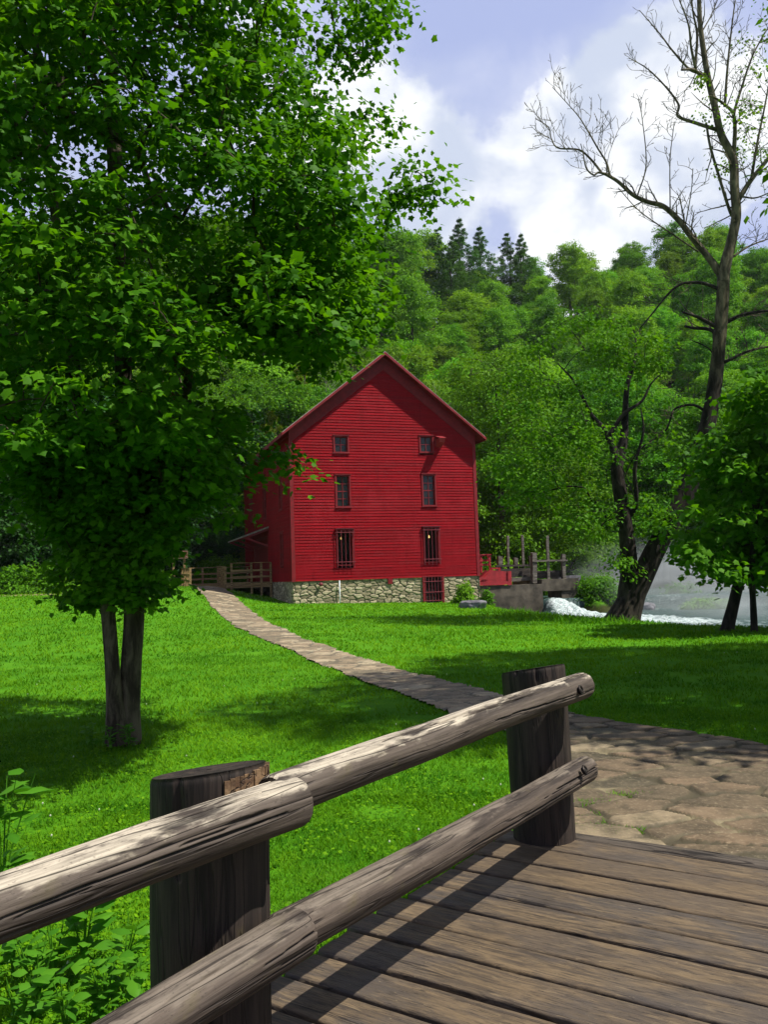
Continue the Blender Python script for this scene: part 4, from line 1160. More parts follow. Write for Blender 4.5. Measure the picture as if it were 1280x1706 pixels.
def px_points(poly, n, dfun, rng):
    """random points inside a pixel outline, spread in depth by dfun(px,py) -> (mid, half)"""
    P = np.array(poly, float); lo, hi = P.min(0), P.max(0); out = []
    while len(out) < n:
        q = lo + rng.rand(4000, 2) * (hi - lo); q = q[in_poly(q[:, 0], q[:, 1], P)]
        for a in q:
            m_, h_ = dfun(*a); out.append(at(a[0], a[1], m_ + h_ * (rng.rand() * 2 - 1)))
            if len(out) >= n: break
    return np.array(out)


# --- the big maple on the left
MB0 = ground(210, 1241)
MAP = thing('maple_tree', 'large two stemmed maple with dense dark green leaves on the left of the lawn', 'tree', MB0)
b0 = MB0
d0 = MB0[1]
loc = lambda p: np.array(p) - MB0
tr1 = [loc(at(*q, d0)) for q in ((210, 1262), (212, 1235), (215, 1180), (219, 1100), (223, 1010), (214, 880), (208, 740), (205, 600), (200, 420), (190, 240), (186, 60), (190, -160), (200, -330))]
ra1 = [.21, .145, .112, .108, .106, .102, .098, .092, .10, .08, .06, .04, .02]
tr2 = [loc(at(*q, d0 - .12)) for q in ((196, 1240), (191, 1170), (186, 1095), (179, 1010), (165, 880), (140, 740), (120, 580), (95, 380), (70, 180), (50, 0))]
ra2 = [.13, .086, .075, .074, .072, .068, .062, .052, .04, .02]
trunk_mesh('trunk', [(tr1, ra1)], M['bark_maple'], MAP, 3, 36, .08, 8)['label'] = 'thicker right stem'
trunk_mesh('trunk', [(tr2, ra2)], M['bark_maple'], MAP, 4, 28, .08, 8)['label'] = 'thinner left stem'
OUT = [(100, 1012), (84, 960), (60, 905), (0, 868), (-90, 860), (-420, 800), (-640, 500), (-600, 0), (-350, -380), (100, -560), (470, -420), (600, -120), (660, -10), (664, 55), (598, 100), (560, 150), (600, 178), (622, 182), (640, 262), (712, 272), (722, 322), (650, 350), (636, 392), (596, 432), (640, 478), (628, 545), (560, 590), (530, 610), (440, 588), (372, 608), (366, 660), (396, 715), (430, 745), (476, 752), (440, 785), (408, 820), (394, 870), (326, 888), (296, 935), (280, 992), (200, 1002)]
rng = np.random.RandomState(7)


def mdepth(px, py):
    if py > 870: h_ = .55
    elif py > 730: h_ = .9 + .6 * max(0, 1 - abs(px - 210) / 300)
    else: h_ = .5 + 2.4 * math.sqrt(max(0.02, 1 - ((px - 120) / 640) ** 2)) * (1 if py > 100 else .9)
    return d0 - .1, h_


cl = px_points(OUT, 3400, mdepth, rng)
pj = (cl - Cn) @ Rn; qx, qy = 640 + F * pj[:, 0] / -pj[:, 2], 853 - F * pj[:, 1] / -pj[:, 2]
cl = cl[(d_poly(qx, qy, OUT) > 34) | (qx < 40)] - MB0
nz = fbm(cl[:, 0] * .75, cl[:, 1] * .75, cl[:, 2] * .95, 31, 2)
cl = cl[nz > .385][:1700]
ex_px = [(655, 22, .3), (640, 50, .2), (606, 88, .4), (590, 108, .1), (615, 186, 0), (634, 205, .3), (690, 285, -.2), (712, 300, -.2), (718, 330, -.2), (680, 318, -.1), (655, 330, 0), (625, 372, .2), (610, 410, .2), (632, 490, .2), (622, 535, .1), (545, 600, .2), (520, 608, .2), (462, 762, -.3), (446, 772, -.3), (476, 757, -.3), (425, 785, -.2), (385, 860, -.1), (130, 1000, 0), (160, 1004, .1), (255, 985, -.1), (235, 1000, -.2), (272, 965, 0), (110, 985, .1), (96, 955, .1), (180, 995, .3), (150, 985, -.3), (212, 985, -.35), (240, 970, .3)]
cl = np.concatenate([cl, px_points([(150, 985), (118, 915), (70, 830), (10, 700), (395, 690), (345, 780), (300, 850), (262, 910), (240, 970), (200, 985)], 330, lambda a, b_: (d0 - .2, .45 + .9 * max(0, (930 - b_) / 240)), rng) - MB0,
                     px_points([(380, 430), (600, 430), (590, 510), (545, 560), (515, 580), (440, 550), (370, 560), (330, 500)], 230, lambda a, b_: (d0 - .3, 1.1), rng) - MB0])
cl = np.concatenate([cl, np.array([at(a, b_, d0 + c_) for a, b_, c_ in ex_px]) - MB0])
axisxy = np.array([0, 0]); outw = unit(np.stack([cl[:, 0], cl[:, 1], 0 * cl[:, 0]], -1))
pos, nrm, tip, ci = spray(cl, 90, np.where(cl[:, 2] < 2.6, rng.uniform(.16, .32, len(cl)), rng.uniform(.2, .46, len(cl))), .42, rng, outw * .5)
ct = rng.rand(len(cl))
leaves('crown', pos, nrm, tip, rng.uniform(.042, .088, len(pos)) * rng.uniform(.8, 1.15, len(pos)), MAPLE, M['leaf_maple'], MAP, np.clip(.5 * ct[ci] + .5 * rng.rand(len(pos)), 0, 1))
mb = MB()
for P, rr in grow([catmull(tr1, 3)[9:], catmull(tr2, 3)[9:]], cl, .0055, .52, .07): mb.tube(P, rr, 6, False)
mb.build('branches', M['bark_maple'], MAP, True)
dp = at(299, 658, d0 - 1.2) - MB0
pos, nrm, tip, ci = spray(np.array([dp]), 7, .06, .8, rng); leaves('dead_leaves', pos, nrm, tip, .085, MAPLE, M['leaf_dead'], MAP, rng.rand(7))


# --- the twin stemmed tree by the river, its right stem dead at the top
TB = ground(1040, 1034); td = TB[1]
TW = thing('twin_trunk_tree', 'dark forked tree at the river edge, right stem dead and bare at the top', 'tree', TB)
pw = lambda L, dz=0.0: [at(a, b_, td + dz) - TB for a, b_ in L]
sc_ = td / 1400                                                  # metres per pixel at this distance
tl_ = [(1046, 1046), (1046, 1030), (1047, 985), (1049, 955), (1046, 905), (1038, 850), (1030, 800), (1027, 765)]
tr_ = [(1036, 1046), (1042, 1025), (1058, 985), (1078, 945), (1098, 905), (1124, 860), (1146, 815), (1163, 765), (1180, 705), (1190, 650), (1197, 590), (1203, 520), (1206, 470)]
top = [(1206, 470), (1207, 455), (1212, 430), (1219, 404), (1227, 359), (1224, 312), (1222, 266), (1202, 225), (1192, 181), (1181, 134), (1174, 94), (1167, 40), (1164, -30), (1158, -120)]
px_r = lambda L: [v * sc_ / 2 for v in L]
polys = [(pw(tl_), px_r([54, 42, 33, 29, 26, 24, 22, 18])), (pw(tr_), px_r([70, 52, 39, 35, 33, 32, 30, 28, 26, 24, 22, 21, 20])),
         ([at(1024, 1046, td - .1) - TB, at(1030, 1030, td - .05) - TB, at(1045, 1000, td) - TB, at(1055, 980, td) - TB], px_r([34, 28, 26, 20]))]
trunk_mesh('trunk', polys, M['bark_twin'], TW, 8, 28, .06)
limbs = [(top, 22, 6), ([(1206, 466), (1194, 447), (1180, 428), (1152, 394), (1130, 366), (1105, 344), (1080, 337), (1055, 325), (1030, 303), (1008, 290)], 16, 6),
         ([(1008, 290), (997, 288), (989, 292), (977, 280), (972, 256), (968, 240)], 5, 1.5), ([(1002, 287), (983, 264), (964, 250), (930, 247), (919, 231), (914, 212), (892, 198)], 5, 1.2),
         ([(1017, 296), (1011, 272), (996, 247), (980, 219), (964, 194), (942, 169), (921, 146)], 4.5, 1), ([(1063, 325), (1077, 275), (1071, 203), (1064, 165)], 3, 1),
         ([(1117, 350), (1117, 266), (1124, 203)], 2.6, 1), ([(1142, 378), (1152, 320), (1155, 281)], 2.6, 1),
         ([(1196, 217), (1161, 206), (1130, 194), (1131, 175), (1111, 147), (1080, 116), (1050, 98)], 8, 1.4),
         ([(1180, 130), (1166, 122), (1149, 116), (1120, 84), (1099, 56), (1066, 18)], 7, 1.4), ([(1170, 127), (1155, 117), (1136, 117)], 8, 4),
         ([(1160, 118), (1152, 80), (1147, 40), (1128, -10)], 6, 2), ([(1158, 118), (1162, 60), (1155, 20), (1150, -30)], 6, 2), ([(1171, 52), (1186, 25), (1200, -10)], 3, 1.5),
         ([(1222, 268), (1225, 219), (1222, 190), (1208, 175), (1188, 161)], 9, 4), ([(1208, 178), (1212, 120), (1218, 60), (1228, -20)], 6, 2),
         ([(1222, 192), (1235, 150), (1256, 90), (1290, 30)], 6, 2), ([(1177, 205), (1184, 245), (1200, 300), (1214, 345), (1220, 360)], 4.5, 7),
         ([(1228, 337), (1252, 300), (1280, 265), (1310, 225), (1340, 150)], 11, 4), ([(1252, 300), (1262, 240), (1276, 170), (1290, 90)], 6, 2), ([(1236, 328), (1260, 330), (1290, 318)], 4, 2),
         ([(1164, 420), (1120, 390), (1067, 353), (1030, 313)], 4, 1), ([(1219, 430), (1250, 410), (1290, 395)], 5, 2),
         ([(1198, 482), (1175, 473), (1152, 471), (1132, 475), (1112, 492), (1091, 518), (1066, 548)], 8, 2), ([(1196, 546), (1178, 536), (1159, 527), (1137, 520)], 10, 4), ([(1192, 566), (1190, 553), (1177, 548), (1158, 547), (1141, 544)], 10, 5),
         ([(1208, 538), (1237, 525), (1280, 518), (1330, 515)], 9, 3), ([(1196, 606), (1216, 600), (1245, 586), (1280, 578), (1330, 572)], 7, 3),
         ([(1182, 690), (1160, 676), (1140, 676), (1122, 685), (1109, 718), (1073, 743), (1051, 772), (1030, 825)], 6, 1.5), ([(1196, 590), (1206, 605), (1214, 600)], 6, 2), ([(1194, 600), (1180, 580), (1150, 566)], 4, 1),
         ([(1027, 770), (1022, 745), (1006, 715), (985, 690), (960, 640), (930, 606)], 18, 2), ([(1030, 775), (1040, 730), (1042, 690), (1046, 640), (1060, 590), (1056, 545)], 20, 2), ([(1016, 725), (1040, 690), (1070, 668), (1085, 640), (1105, 620)], 9, 1.5), ([(1040, 870), (1060, 840), (1058, 780), (1072, 720), (1068, 680)], 12, 2)]
import time as _t
rs = random.Random(17)
green_from = len(limbs) - 4
wood_p, dead_p = [], []
twig_mb = MB()


def twigs(P, r, level, ln, every, rs, mbx, up=.5):
    P = [Vector(p) for p in P]; L = sum((b - a).length for a, b in zip(P, P[1:])); n = int(L / every)
    for k in range(n):
        f = (k + rs.random()) / max(1, n) * .92 + .08; q = f * (len(P) - 1); i = min(int(q), len(P) - 2); p = P[i].lerp(P[i + 1], q - i)
        tan = (P[i + 1] - P[i]).normalized(); rv = Vector((rs.gauss(0, 1), rs.gauss(0, 1), rs.gauss(0, 1))).normalized()
        rv = (rv - tan * rv.dot(tan)).normalized(); d = (tan * rs.uniform(.3, .9) + rv * .9 + Vector((0, 0, up * rs.uniform(.3, 1.3)))).normalized()
        l = ln * rs.uniform(.4, 1.2) * (1 - .3 * f); r0 = max(.0085, r * rs.uniform(.35, .6)); pts = [p]; 
        for s_ in range(4):
            d = (d + Vector((rs.gauss(0, .16), rs.gauss(0, .16), rs.gauss(.04, .14)))).normalized(); pts.append(pts[-1] + d * l / 4)
        mbx.tube(pts, [r0, r0 * .85, r0 * .7, max(.0075, r0 * .5), .006], 4, False)
        if level > 0: twigs(pts, r0 * .7, level - 1, l * .55, max(.22, every * .8), rs, mbx, up)


for i, (L, w0, w1) in enumerate(limbs):
    dzs = np.linspace(0, rs.uniform(-1.0, 1.0), len(L)) if i not in (0,) else np.zeros(len(L))
    P = [at(a, b_, td + z_) - TB for (a, b_), z_ in zip(L, dzs)]
    rr = list(np.linspace(w0, w1, len(L)) * (.95 if i == 0 else .86) * sc_ / 2); rr = [max(.012, x) for x in rr]
    (wood_p if (i >= green_from or i >= 23) else dead_p).append((P, rr))
    if i < green_from: twigs(catmull(P, 4)[(6 if i in (0, 1) else 1):], rr[-1] + .006, 2 if i not in (24, 25) else 0, 1.5 if i in (2, 3, 4) else 1.2 if w0 > 4 else .8, .26 if i != 0 else .5, rs, twig_mb)
trunk_mesh('limb', dead_p, M['bark_grey'], TW, 12, 12, .08)['label'] = 'bare pale upper limbs'
trunk_mesh('limb', wood_p, M['bark_dark'], TW, 13, 12, .10)
twig_mb.build('twigs', M['bark_grey'], TW)
rng = np.random.RandomState(19)
LOUT = [(846, 868), (822, 770), (836, 670), (866, 590), (930, 520), (1010, 505), (1090, 560), (1140, 650), (1130, 745), (1076, 790), (1066, 850), (1020, 900), (985, 890), (930, 880)]
cl = px_points(LOUT, 620, lambda px, py: (td + .3, .5 + 2.2 * math.sqrt(max(.03, 1 - ((px - 985) / 170) ** 2))), rng) - TB
nz = fbm(cl[:, 0] * .7, cl[:, 1] * .7, cl[:, 2] * .8, 41, 2); cl = cl[nz > .53]
cl = np.concatenate([cl, px_points([(1030, 930), (1052, 925), (1050, 955), (1032, 960)], 6, lambda a, b_: (td - .35, .15), rng) - TB, px_points([(1092, 880), (1110, 840), (1118, 850), (1100, 890)], 8, lambda a, b_: (td - .3, .2), rng) - TB])
pos, nrm, tip, ci = spray(cl, 64, rng.uniform(.35, .75, len(cl)), .5, rng); ct = rng.rand(len(cl))
leaves('crown', pos, nrm, tip, rng.uniform(.08, .17, len(pos)), DIAM, M['leaf_twin'], TW, np.clip(.6 * ct[ci] + .4 * rng.rand(len(pos)), 0, 1), 1.1)
mb = MB(); gt = [catmull(p, 3) for p, r_ in wood_p[-4:]] + [catmull(polys[0][0], 4)[12:]]
for P, rr in grow(gt, cl[:-14], .007, .5, .05): mb.tube(P, rr, 5, False)
mb.build('branches', M['bark_dark'], TW, True)
SP = [(1200, 150), (1232, 60), (1240, 0), (1300, -60), (1420, 60), (1420, 330), (1300, 335), (1262, 270), (1238, 250), (1206, 296), (1190, 290), (1182, 262), (1214, 240), (1226, 200)]
cl = px_points(SP, 250, lambda a, b_: (td + .2, 1.6), rng) - TB; nz = fbm(cl[:, 0] * .9, cl[:, 1] * .9, cl[:, 2] * .9, 47, 2); cl = cl[nz > .5]
cl = np.concatenate([cl, px_points([(1160, 120), (1182, 140), (1190, 200), (1170, 205)], 5, lambda a, b_: (td, .4), rng) - TB])
pos, nrm, tip, ci = spray(cl, 34, rng.uniform(.25, .6, len(cl)), .6, rng)
leaves('top_leaves', pos, nrm, tip, rng.uniform(.07, .14, len(pos)), DIAM, M['leaf_sparse'], TW, rng.rand(len(pos)), 1.2)
mb = MB(); 
for P, rr in grow([catmull(p, 3) for p, r_ in dead_p if len(p) >= 4 and p[-1][0] > at(1195, 300, td)[0] - TB[0]], cl, .006, .45, .03): mb.tube(P, rr, 4, False)
mb.build('branches', M['bark_grey'], TW)


# --- two slim leaning trees on the right
def edge_tree(name, label, basepx, trunkpx, rads, outline, ncl, seed, dmid, half, lpc, lsz):
    B = ground(*basepx); rng = np.random.RandomState(seed)
    o = thing(name, label, 'tree', B); d_ = B[1]
    P = [at(a, b_, d_) - B for a, b_ in trunkpx]; trunk_mesh('trunk', [(P, rads)], M['bark_dark'], o, seed, 18, .1)
    cl = px_points(outline, ncl, lambda a, b_: (d_ + dmid, half), rng) - B
    nz = fbm(cl[:, 0] * .8, cl[:, 1] * .8, cl[:, 2] * .9, seed, 2); cl = cl[nz > .43]
    pos, nrm, tip, ci = spray(cl, lpc, rng.uniform(.3, .7, len(cl)), .45, rng); ct = rng.rand(len(cl))
    leaves('crown', pos, nrm, tip, rng.uniform(lsz * .6, lsz * 1.3, len(pos)), MAPLE, M['leaf_right'], o, np.clip(.55 * ct[ci] + .45 * rng.rand(len(pos)), 0, 1))
    mb = MB()
    for Q, rr in grow([catmull(P, 4)[6:]], cl, .007, .5, .06): mb.tube(Q, rr, 5, False)
    mb.build('branches', M['bark_dark'], o, True)
    return o


s_ = ground(1212, 1051)[1] / 1400 / 2
edge_tree('streamside_tree', 'leaning dark tree with broad low leaves at the right edge', (1212, 1051), [(1210, 1060), (1213, 1045), (1224, 1000), (1233, 962), (1246, 900), (1258, 820), (1270, 740), (1285, 640)], [x * s_ for x in (30, 21, 18, 17, 15, 13, 10, 5)],
          [(1120, 915), (1150, 850), (1158, 790), (1172, 730), (1205, 690), (1225, 640), (1262, 600), (1330, 580), (1430, 620), (1440, 900), (1300, 975), (1232, 966), (1190, 950), (1130, 950)], 430, 61, -.1, 2.2, 52, .155)
s_ = ground(1256, 1052)[1] / 1400 / 2
edge_tree('streamside_tree', 'thinner upright dark tree beside the leaning one at the right edge', (1256, 1052), [(1257, 1062), (1257, 1045), (1255, 1000), (1253, 960), (1256, 900), (1262, 840), (1275, 760)], [x * s_ for x in (16, 12, 10, 10, 9, 8, 4)],
          [(1195, 900), (1240, 820), (1300, 780), (1400, 760), (1440, 900), (1340, 975), (1255, 972), (1215, 950)], 110, 63, .9, .9, 44, .15)


# --- forest trees: one of each kind, then copies
def proto(name, label, h, cr, base, nl, ncl, lpc, lsz, mat, seed, kind='broad', bark='bark_forest', T=DIAM, group='trees of the wooded hillside', flat=.55, crad=(.55, 1.0)):
    rng = np.random.RandomState(seed); o = thing(name, label, 'tree', (0, 0, 0), 0, group)
    lean = rng.uniform(-.05, .05, 2) * h
    tp = [(0, 0, -.8), (lean[0] * .2, lean[1] * .2, h * .25), (lean[0] * .6, lean[1] * .6, h * .55), (lean[0], lean[1], h * .93)]; r0 = .018 * h
    trunk_mesh('trunk', [(tp, [r0 * 1.15, r0 * .8, r0 * .5, .03])], M[bark], o, seed, 9, .1)
    cen = []
    if kind == 'broad':
        for i in range(nl):
            f = (i + .5) / nl; z = h * (base + (1 - base) * (.05 + .9 * f)); prof = math.sqrt(max(.05, 1 - ((f - .38) / .66) ** 2)) * cr
            a = i * 2.4 + rng.rand() * .8; rr = prof * (.35 + .5 * rng.rand()); c = np.array([rr * math.cos(a) + lean[0] * f, rr * math.sin(a) + lean[1] * f, z]); lr = cr * rng.uniform(.34, .52)
            k = max(3, int(ncl / nl)); v = unit(rng.normal(size=(k, 3))); v[:, 2] = np.abs(v[:, 2]) * .9 - .25
            cen.append(c + unit(v) * lr * rng.uniform(.55, 1.05, (k, 1)) * np.array([1, 1, .8]))
        cen = np.concatenate(cen)
    else:                                                        # conifer: whorls of drooping boughs
        for i in range(nl):
            f = i / nl; z = h * (base + (1 - base) * f); rr = (cr * (1 - f) ** 1.05 * (.6 + .7 * rng.rand()) if kind == 'pine' else cr * (1 - f) ** .6) + .03; k = max(3, int(ncl / nl * (1.5 * (1 - f) ** .8 + .1)))
            a = rng.rand(k) * 6.283; q = rr * np.sqrt(rng.rand(k)) * rng.uniform(.75, 1.12, k)
            cen.append(np.stack([q * np.cos(a), q * np.sin(a), z - .18 * q + rng.normal(size=k) * .15], -1))
        cen = np.concatenate(cen)
    outw = unit(cen * np.array([1, 1, 0]) + 1e-6)
    rsc = 1.0 if kind == 'broad' else .12 + .88 * np.clip(1 - (cen[:, 2] / h - base) / (1 - base), 0, 1)
    pos, nrm, tip, ci = spray(cen, lpc, rng.uniform(*crad, len(cen)) * rsc, flat, rng, outw * .5)
    ct = rng.rand(len(cen))
    leaves('crown', pos, nrm, tip, rng.uniform(lsz * .6, lsz * 1.3, len(pos)), T, mat, o, np.clip(.55 * ct[ci] + .45 * rng.rand(len(pos)), 0, 1), 1.15)
    if kind == 'broad':
        mb = MB(); sub = cen[rng.permutation(len(cen))[:60]]
        for P, rr in grow([catmull(tp, 6)[4:]], sub, .02, .5, .10): mb.tube(P, rr, 5, False)
        mb.build('branches', M[bark], o, True)
    return o


LF = M['leaf_forest']; LV = m_leaf('valley leaves', (.04, .15, .003), (.13, .31, .007), .38, .8)
hill_label = 'leafy green tree in the dense wood covering the hillside behind the mill'
PF = [proto('forest_tree', hill_label, 15, 4.4, .22, 24, 300, 74, .29, LF, 101), proto('forest_tree', hill_label, 17, 4.0, .2, 26, 300, 74, .27, LF, 102),
      proto('forest_tree', hill_label, 13, 4.0, .15, 22, 280, 74, .28, LF, 103), proto('forest_tree', hill_label, 14, 3.4, .1, 22, 270, 74, .26, LF, 104)]
valley = 'trees standing at the foot of the hill'
PNear = [proto('valley_tree', 'x', 14, 4.6, .10, 26, 620, 62, .21, LV, 111, group=valley, crad=(.45, .95)), proto('valley_tree', 'x', 16, 4.4, .08, 28, 640, 66, .19, LV, 112, group=valley, crad=(.4, .9)),
         proto('valley_tree', 'x', 11, 3.9, .04, 24, 560, 66, .18, LV, 113, group=valley, crad=(.4, .9)),
         proto('valley_tree', 'x', 12, 4.6, .02, 26, 620, 62, .23, M['leaf_painted_shade'], 114, group=valley, crad=(.45, .95))]
PC = proto('cedar_tree', 'x', 13, 2.6, .06, 34, 620, 40, .30, M['leaf_cedar'], 121, 'cedar', T=SLIV, group='cedars behind the mill', crad=(.4, .7), flat=.9)
PP = proto('pine_tree', 'x', 21, 6.6, .2, 19, 460, 60, .42, M['leaf_pine'], 122, 'pine', T=SLIV, group='pines on the ridge', crad=(.5, .9), flat=.6)
used = set()


def plant(P, x, y, sc, rz, label=None, zs=1.0, sink=.2):
    z = float(H(x, y)) - sink
    if P.name not in used:
        used.add(P.name); o = P; o.location = (x, y, z); o.rotation_euler = (0, 0, rz); o.scale = (sc, sc, sc * zs)
        if label: o['label'] = label
        return o
    return copy_tree(P, None, (x, y, z), rz, (sc, sc, sc * zs), label)


rs = random.Random(23)
near_list = [(842, 56, 1, 1.0, 'bright leafy tree rising directly beyond the red trough and weir'), (905, 60, 2, 1.15, 'low bushy tree overhanging the pond beyond the tall sluice posts'), (800, 66, 0, 1.05, 'leafy tree showing over the right eave of the mill roof'),
             (960, 66, 0, 1.1, 'leafy tree at the back of the misty pond, right of the sluice'), (1035, 67, 1, 1.1, 'tall tree across the river behind the fork of the twin trunk tree'), (1110, 69, 0, 1.1, 'tree across the river behind the leaning dead stem'),
             (1185, 68, 1, 1.05, 'tree across the river just behind the dead stem top'), (1270, 67, 0, 1.15, 'tree across the river at the right edge of the picture'), (1000, 74, 2, 1.4, 'rounded tree above the far bank in the middle of the river view'),
             (1380, 64, 1, 1.1, 'tree across the river beyond the two slim riverside trees'), (545, 66, 0, 1.05, 'pale green tree showing over the left slope of the mill roof'), (470, 64, 2, 1.35, 'yellow green tree between the maple and the mill roof'),
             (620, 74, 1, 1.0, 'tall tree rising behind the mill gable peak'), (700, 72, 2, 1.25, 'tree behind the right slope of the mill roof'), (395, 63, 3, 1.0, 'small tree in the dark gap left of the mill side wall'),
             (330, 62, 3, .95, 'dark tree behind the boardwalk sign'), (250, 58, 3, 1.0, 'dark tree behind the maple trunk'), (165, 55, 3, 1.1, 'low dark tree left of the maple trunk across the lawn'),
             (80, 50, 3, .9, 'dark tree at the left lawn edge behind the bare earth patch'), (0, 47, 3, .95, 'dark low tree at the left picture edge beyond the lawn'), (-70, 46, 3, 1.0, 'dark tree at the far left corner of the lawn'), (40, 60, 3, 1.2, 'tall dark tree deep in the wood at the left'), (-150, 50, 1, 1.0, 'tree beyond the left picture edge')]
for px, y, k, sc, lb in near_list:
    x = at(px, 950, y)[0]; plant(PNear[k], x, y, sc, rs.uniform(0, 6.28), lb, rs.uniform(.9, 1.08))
for px, y, sc, lb in ((455, 60.5, 1.0, 'olive green cedar standing close behind the mill roof edge'), (410, 66, 1.05, 'olive cedar peeking out beside the maple crown'), (505, 78, 1.2, 'taller cedar farther up behind the mill roof'), (660, 92, 1.0, 'narrow cedar above the mill gable')):
    plant(PC, at(px, 950, y)[0], y, sc, rs.uniform(0, 6), lb)
for px, y, sc, lb in ((788, 150, 1.05, 'tallest dark pine on the ridge'), (822, 152, 1.0, 'dark pine right of the tallest one on the ridge'), (748, 153, .9, 'dark pine left of the tallest one on the ridge'), (868, 154, .92, 'slim dark pine in the ridge gap'), (893, 153, .9, 'dark pine at the right end of the ridge group'), (775, 138, .9, 'dark pine just below the ridge top')):
    plant(PP, at(px, 950, y)[0], y, sc, rs.uniform(0, 6), lb)
placed = []; cnt = 0
y = 76.0
while y < 178:
    step = 4.2 + (y - 60) * .018; wdt = .52 * y + 8; x = -wdt + rs.uniform(0, step)
    while x < wdt:
        px_ = 640 + 1400 * x / y
        if cnt < 292 and not (y > 130 and 730 < px_ < 905 and rs.random() < .75):
            k = rs.randrange(4); sc = rs.uniform(.66, 1.02) * (1.2 if px_ < 720 and y > 130 else 1)
            plant(PF[k], x + rs.uniform(-1.3, 1.3), y + rs.uniform(-2, 2), sc, rs.uniform(0, 6.28), None, rs.uniform(.85, 1.12), .6); cnt += 1
        x += step * rs.uniform(1.0, 1.5) * 1.2
    y += step * 1.12
print('forest trees', cnt)
# bare pale trees behind the mill roof
for i, (px, y, hh, lb) in enumerate(((745, 62, 13.5, 'bare bleached tree with crooked branches behind the right roof slope'), (715, 66, 14.5, 'slender bare pale trunk behind the mill gable'), (778, 64, 12.0, 'small bare pale tree above the right eave'), (560, 70, 15, 'thin bare pale trunk above the left roof slope'))):
    x = at(px, 950, y)[0]; z = float(H(x, y)) - .3; o = thing('bare_tree', lb, 'tree', (x, y, z), 0, 'bare pale trees behind the mill'); rs2 = random.Random(90 + i)
    P = [(0, 0, 0)]
    for k in range(6): P.append((P[-1][0] + rs2.uniform(-.35, .35), P[-1][1] + rs2.uniform(-.3, .3), P[-1][2] + hh / 6))
    trunk_mesh('trunk', [(P, [.14, .12, .10, .085, .06, .045, .02])], M['bark_pale'], o, i, 8, .06)
    mb = MB(); twigs(catmull(P, 3)[6:], .07, 2, 3.0, .8, rs2, mb, .8); mb.build('branches', M['bark_pale'], o)
# one tall tree stands right of the frame and shades the right half of the lawn
for x_, y_, s_, lb in ((9.3, 9.0, (.92, .68, 1.10), 'tall leafy tree just right of the picture, shading the middle of the lawn'), (11.2, 12.6, (.95, .85, .95), 'leafy tree just right of the picture, shading the right side of the lawn')):
    sh = plant(PNear[1], x_, y_, 1.0, 1.2 + x_, lb); sh.scale = s_; sh['group'] = 'trees over the lawn'


# --- bushes
def bush(name, label, p, size, ncl, lpc, lsz, mat, seed, cat='bush', T=OVAL, group=None):
    rng = np.random.RandomState(seed); o = thing(name, label, cat, p, 0, group); sz_ = np.array(size)
    v = unit(rng.normal(size=(ncl, 3))); v[:, 2] = np.abs(v[:, 2]); c = v * rng.uniform(.45, 1.0, (ncl, 1)) * sz_ * (1 + .3 * (fbm(v[:, 0] * 2, v[:, 1] * 2, v[:, 2] * 2, seed)[:, None] - .5) * 2)
    pos, nrm, tip, ci = spray(c, lpc, rng.uniform(.12, .26, ncl) * float(sz_.mean()) * 1.3, .7, rng, unit(c) * .5)
    ct = rng.rand(ncl)
    leaves('foliage', pos, nrm, tip, rng.uniform(lsz * .6, lsz * 1.3, len(pos)), T, mat, o, np.clip(.5 * ct[ci] + .5 * rng.rand(len(pos)), 0, 1))
    mb = MB()
    for q in c[:26]: mb.tube([(q[0] * .12, q[1] * .12, -.1), q * .5 + np.array([0, 0, .05]), q], [.02, .013, .006], 5, False)
    mb.build('stems', M['bark_forest'], o)
    return o


b = at(774, 1006, 43.3); bush('bush', 'bright yellow green bush at the right corner of the mill footing', (b[0], b[1] - .3, float(H(b[0], b[1]))), (.52, .45, 1.15), 90, 40, .13, M['leaf_bush'], 201)
b = at(811, 1010, 44.2); bush('bush', 'smaller mid green bush between the boulder and the concrete weir', (b[0], b[1], float(H(b[0], b[1])) - .3), (.42, .4, 1.2), 70, 36, .12, M['leaf_twin'], 202)
for i, (px, y, sz_, mt, lb) in enumerate(((1000, 47.6, (1.5, 1.2, 1.55), 'leaf_twin', 'rounded green bush on the bank right of the weir opening'), (975, 48.5, (1.0, .9, 1.3), 'leaf_twin', 'bush hugging the right end of the weir'), (1135, 50, (1.5, 1.0, 1.5), 'leaf_twin', 'misty bush on the islet right of the forked trunk'),
                                          (1180, 46, (1.5, .9, .7), 'leaf_bush', 'low bright bush on the islet in the mist'), (1225, 52, (1.3, 1, 1.0), 'leaf_twin', 'dim bush on the islet nearest the slim trees'), (1090, 48, (.9, .7, .7), 'leaf_twin', 'small bush in the water behind the forked trunk'))):
    x = at(px, 985, y)[0]; bush('bush', lb, (x, y, max(-.85, float(H(x, y))) if i < 2 else -.85), sz_, 110, 44, .17, M[mt], 210 + i, group='bushes on the far bank')
for i, (px, y, sz_, lb) in enumerate(((1075, 47.2, (.7, .5, .6), 'dark rock at the islet edge in the mist'), (1160, 49, (1.2, .7, .75), 'pale boulder on the islet under the misty bush'), (1212, 48, (.9, .6, .5), 'grey rock at the right end of the islet'))):
    x = at(px, 985, y)[0]; rock('rock', lb, 'rock', (x, y, -.75), sz_, 5 + i, 'boulder', 'rocks in the river')
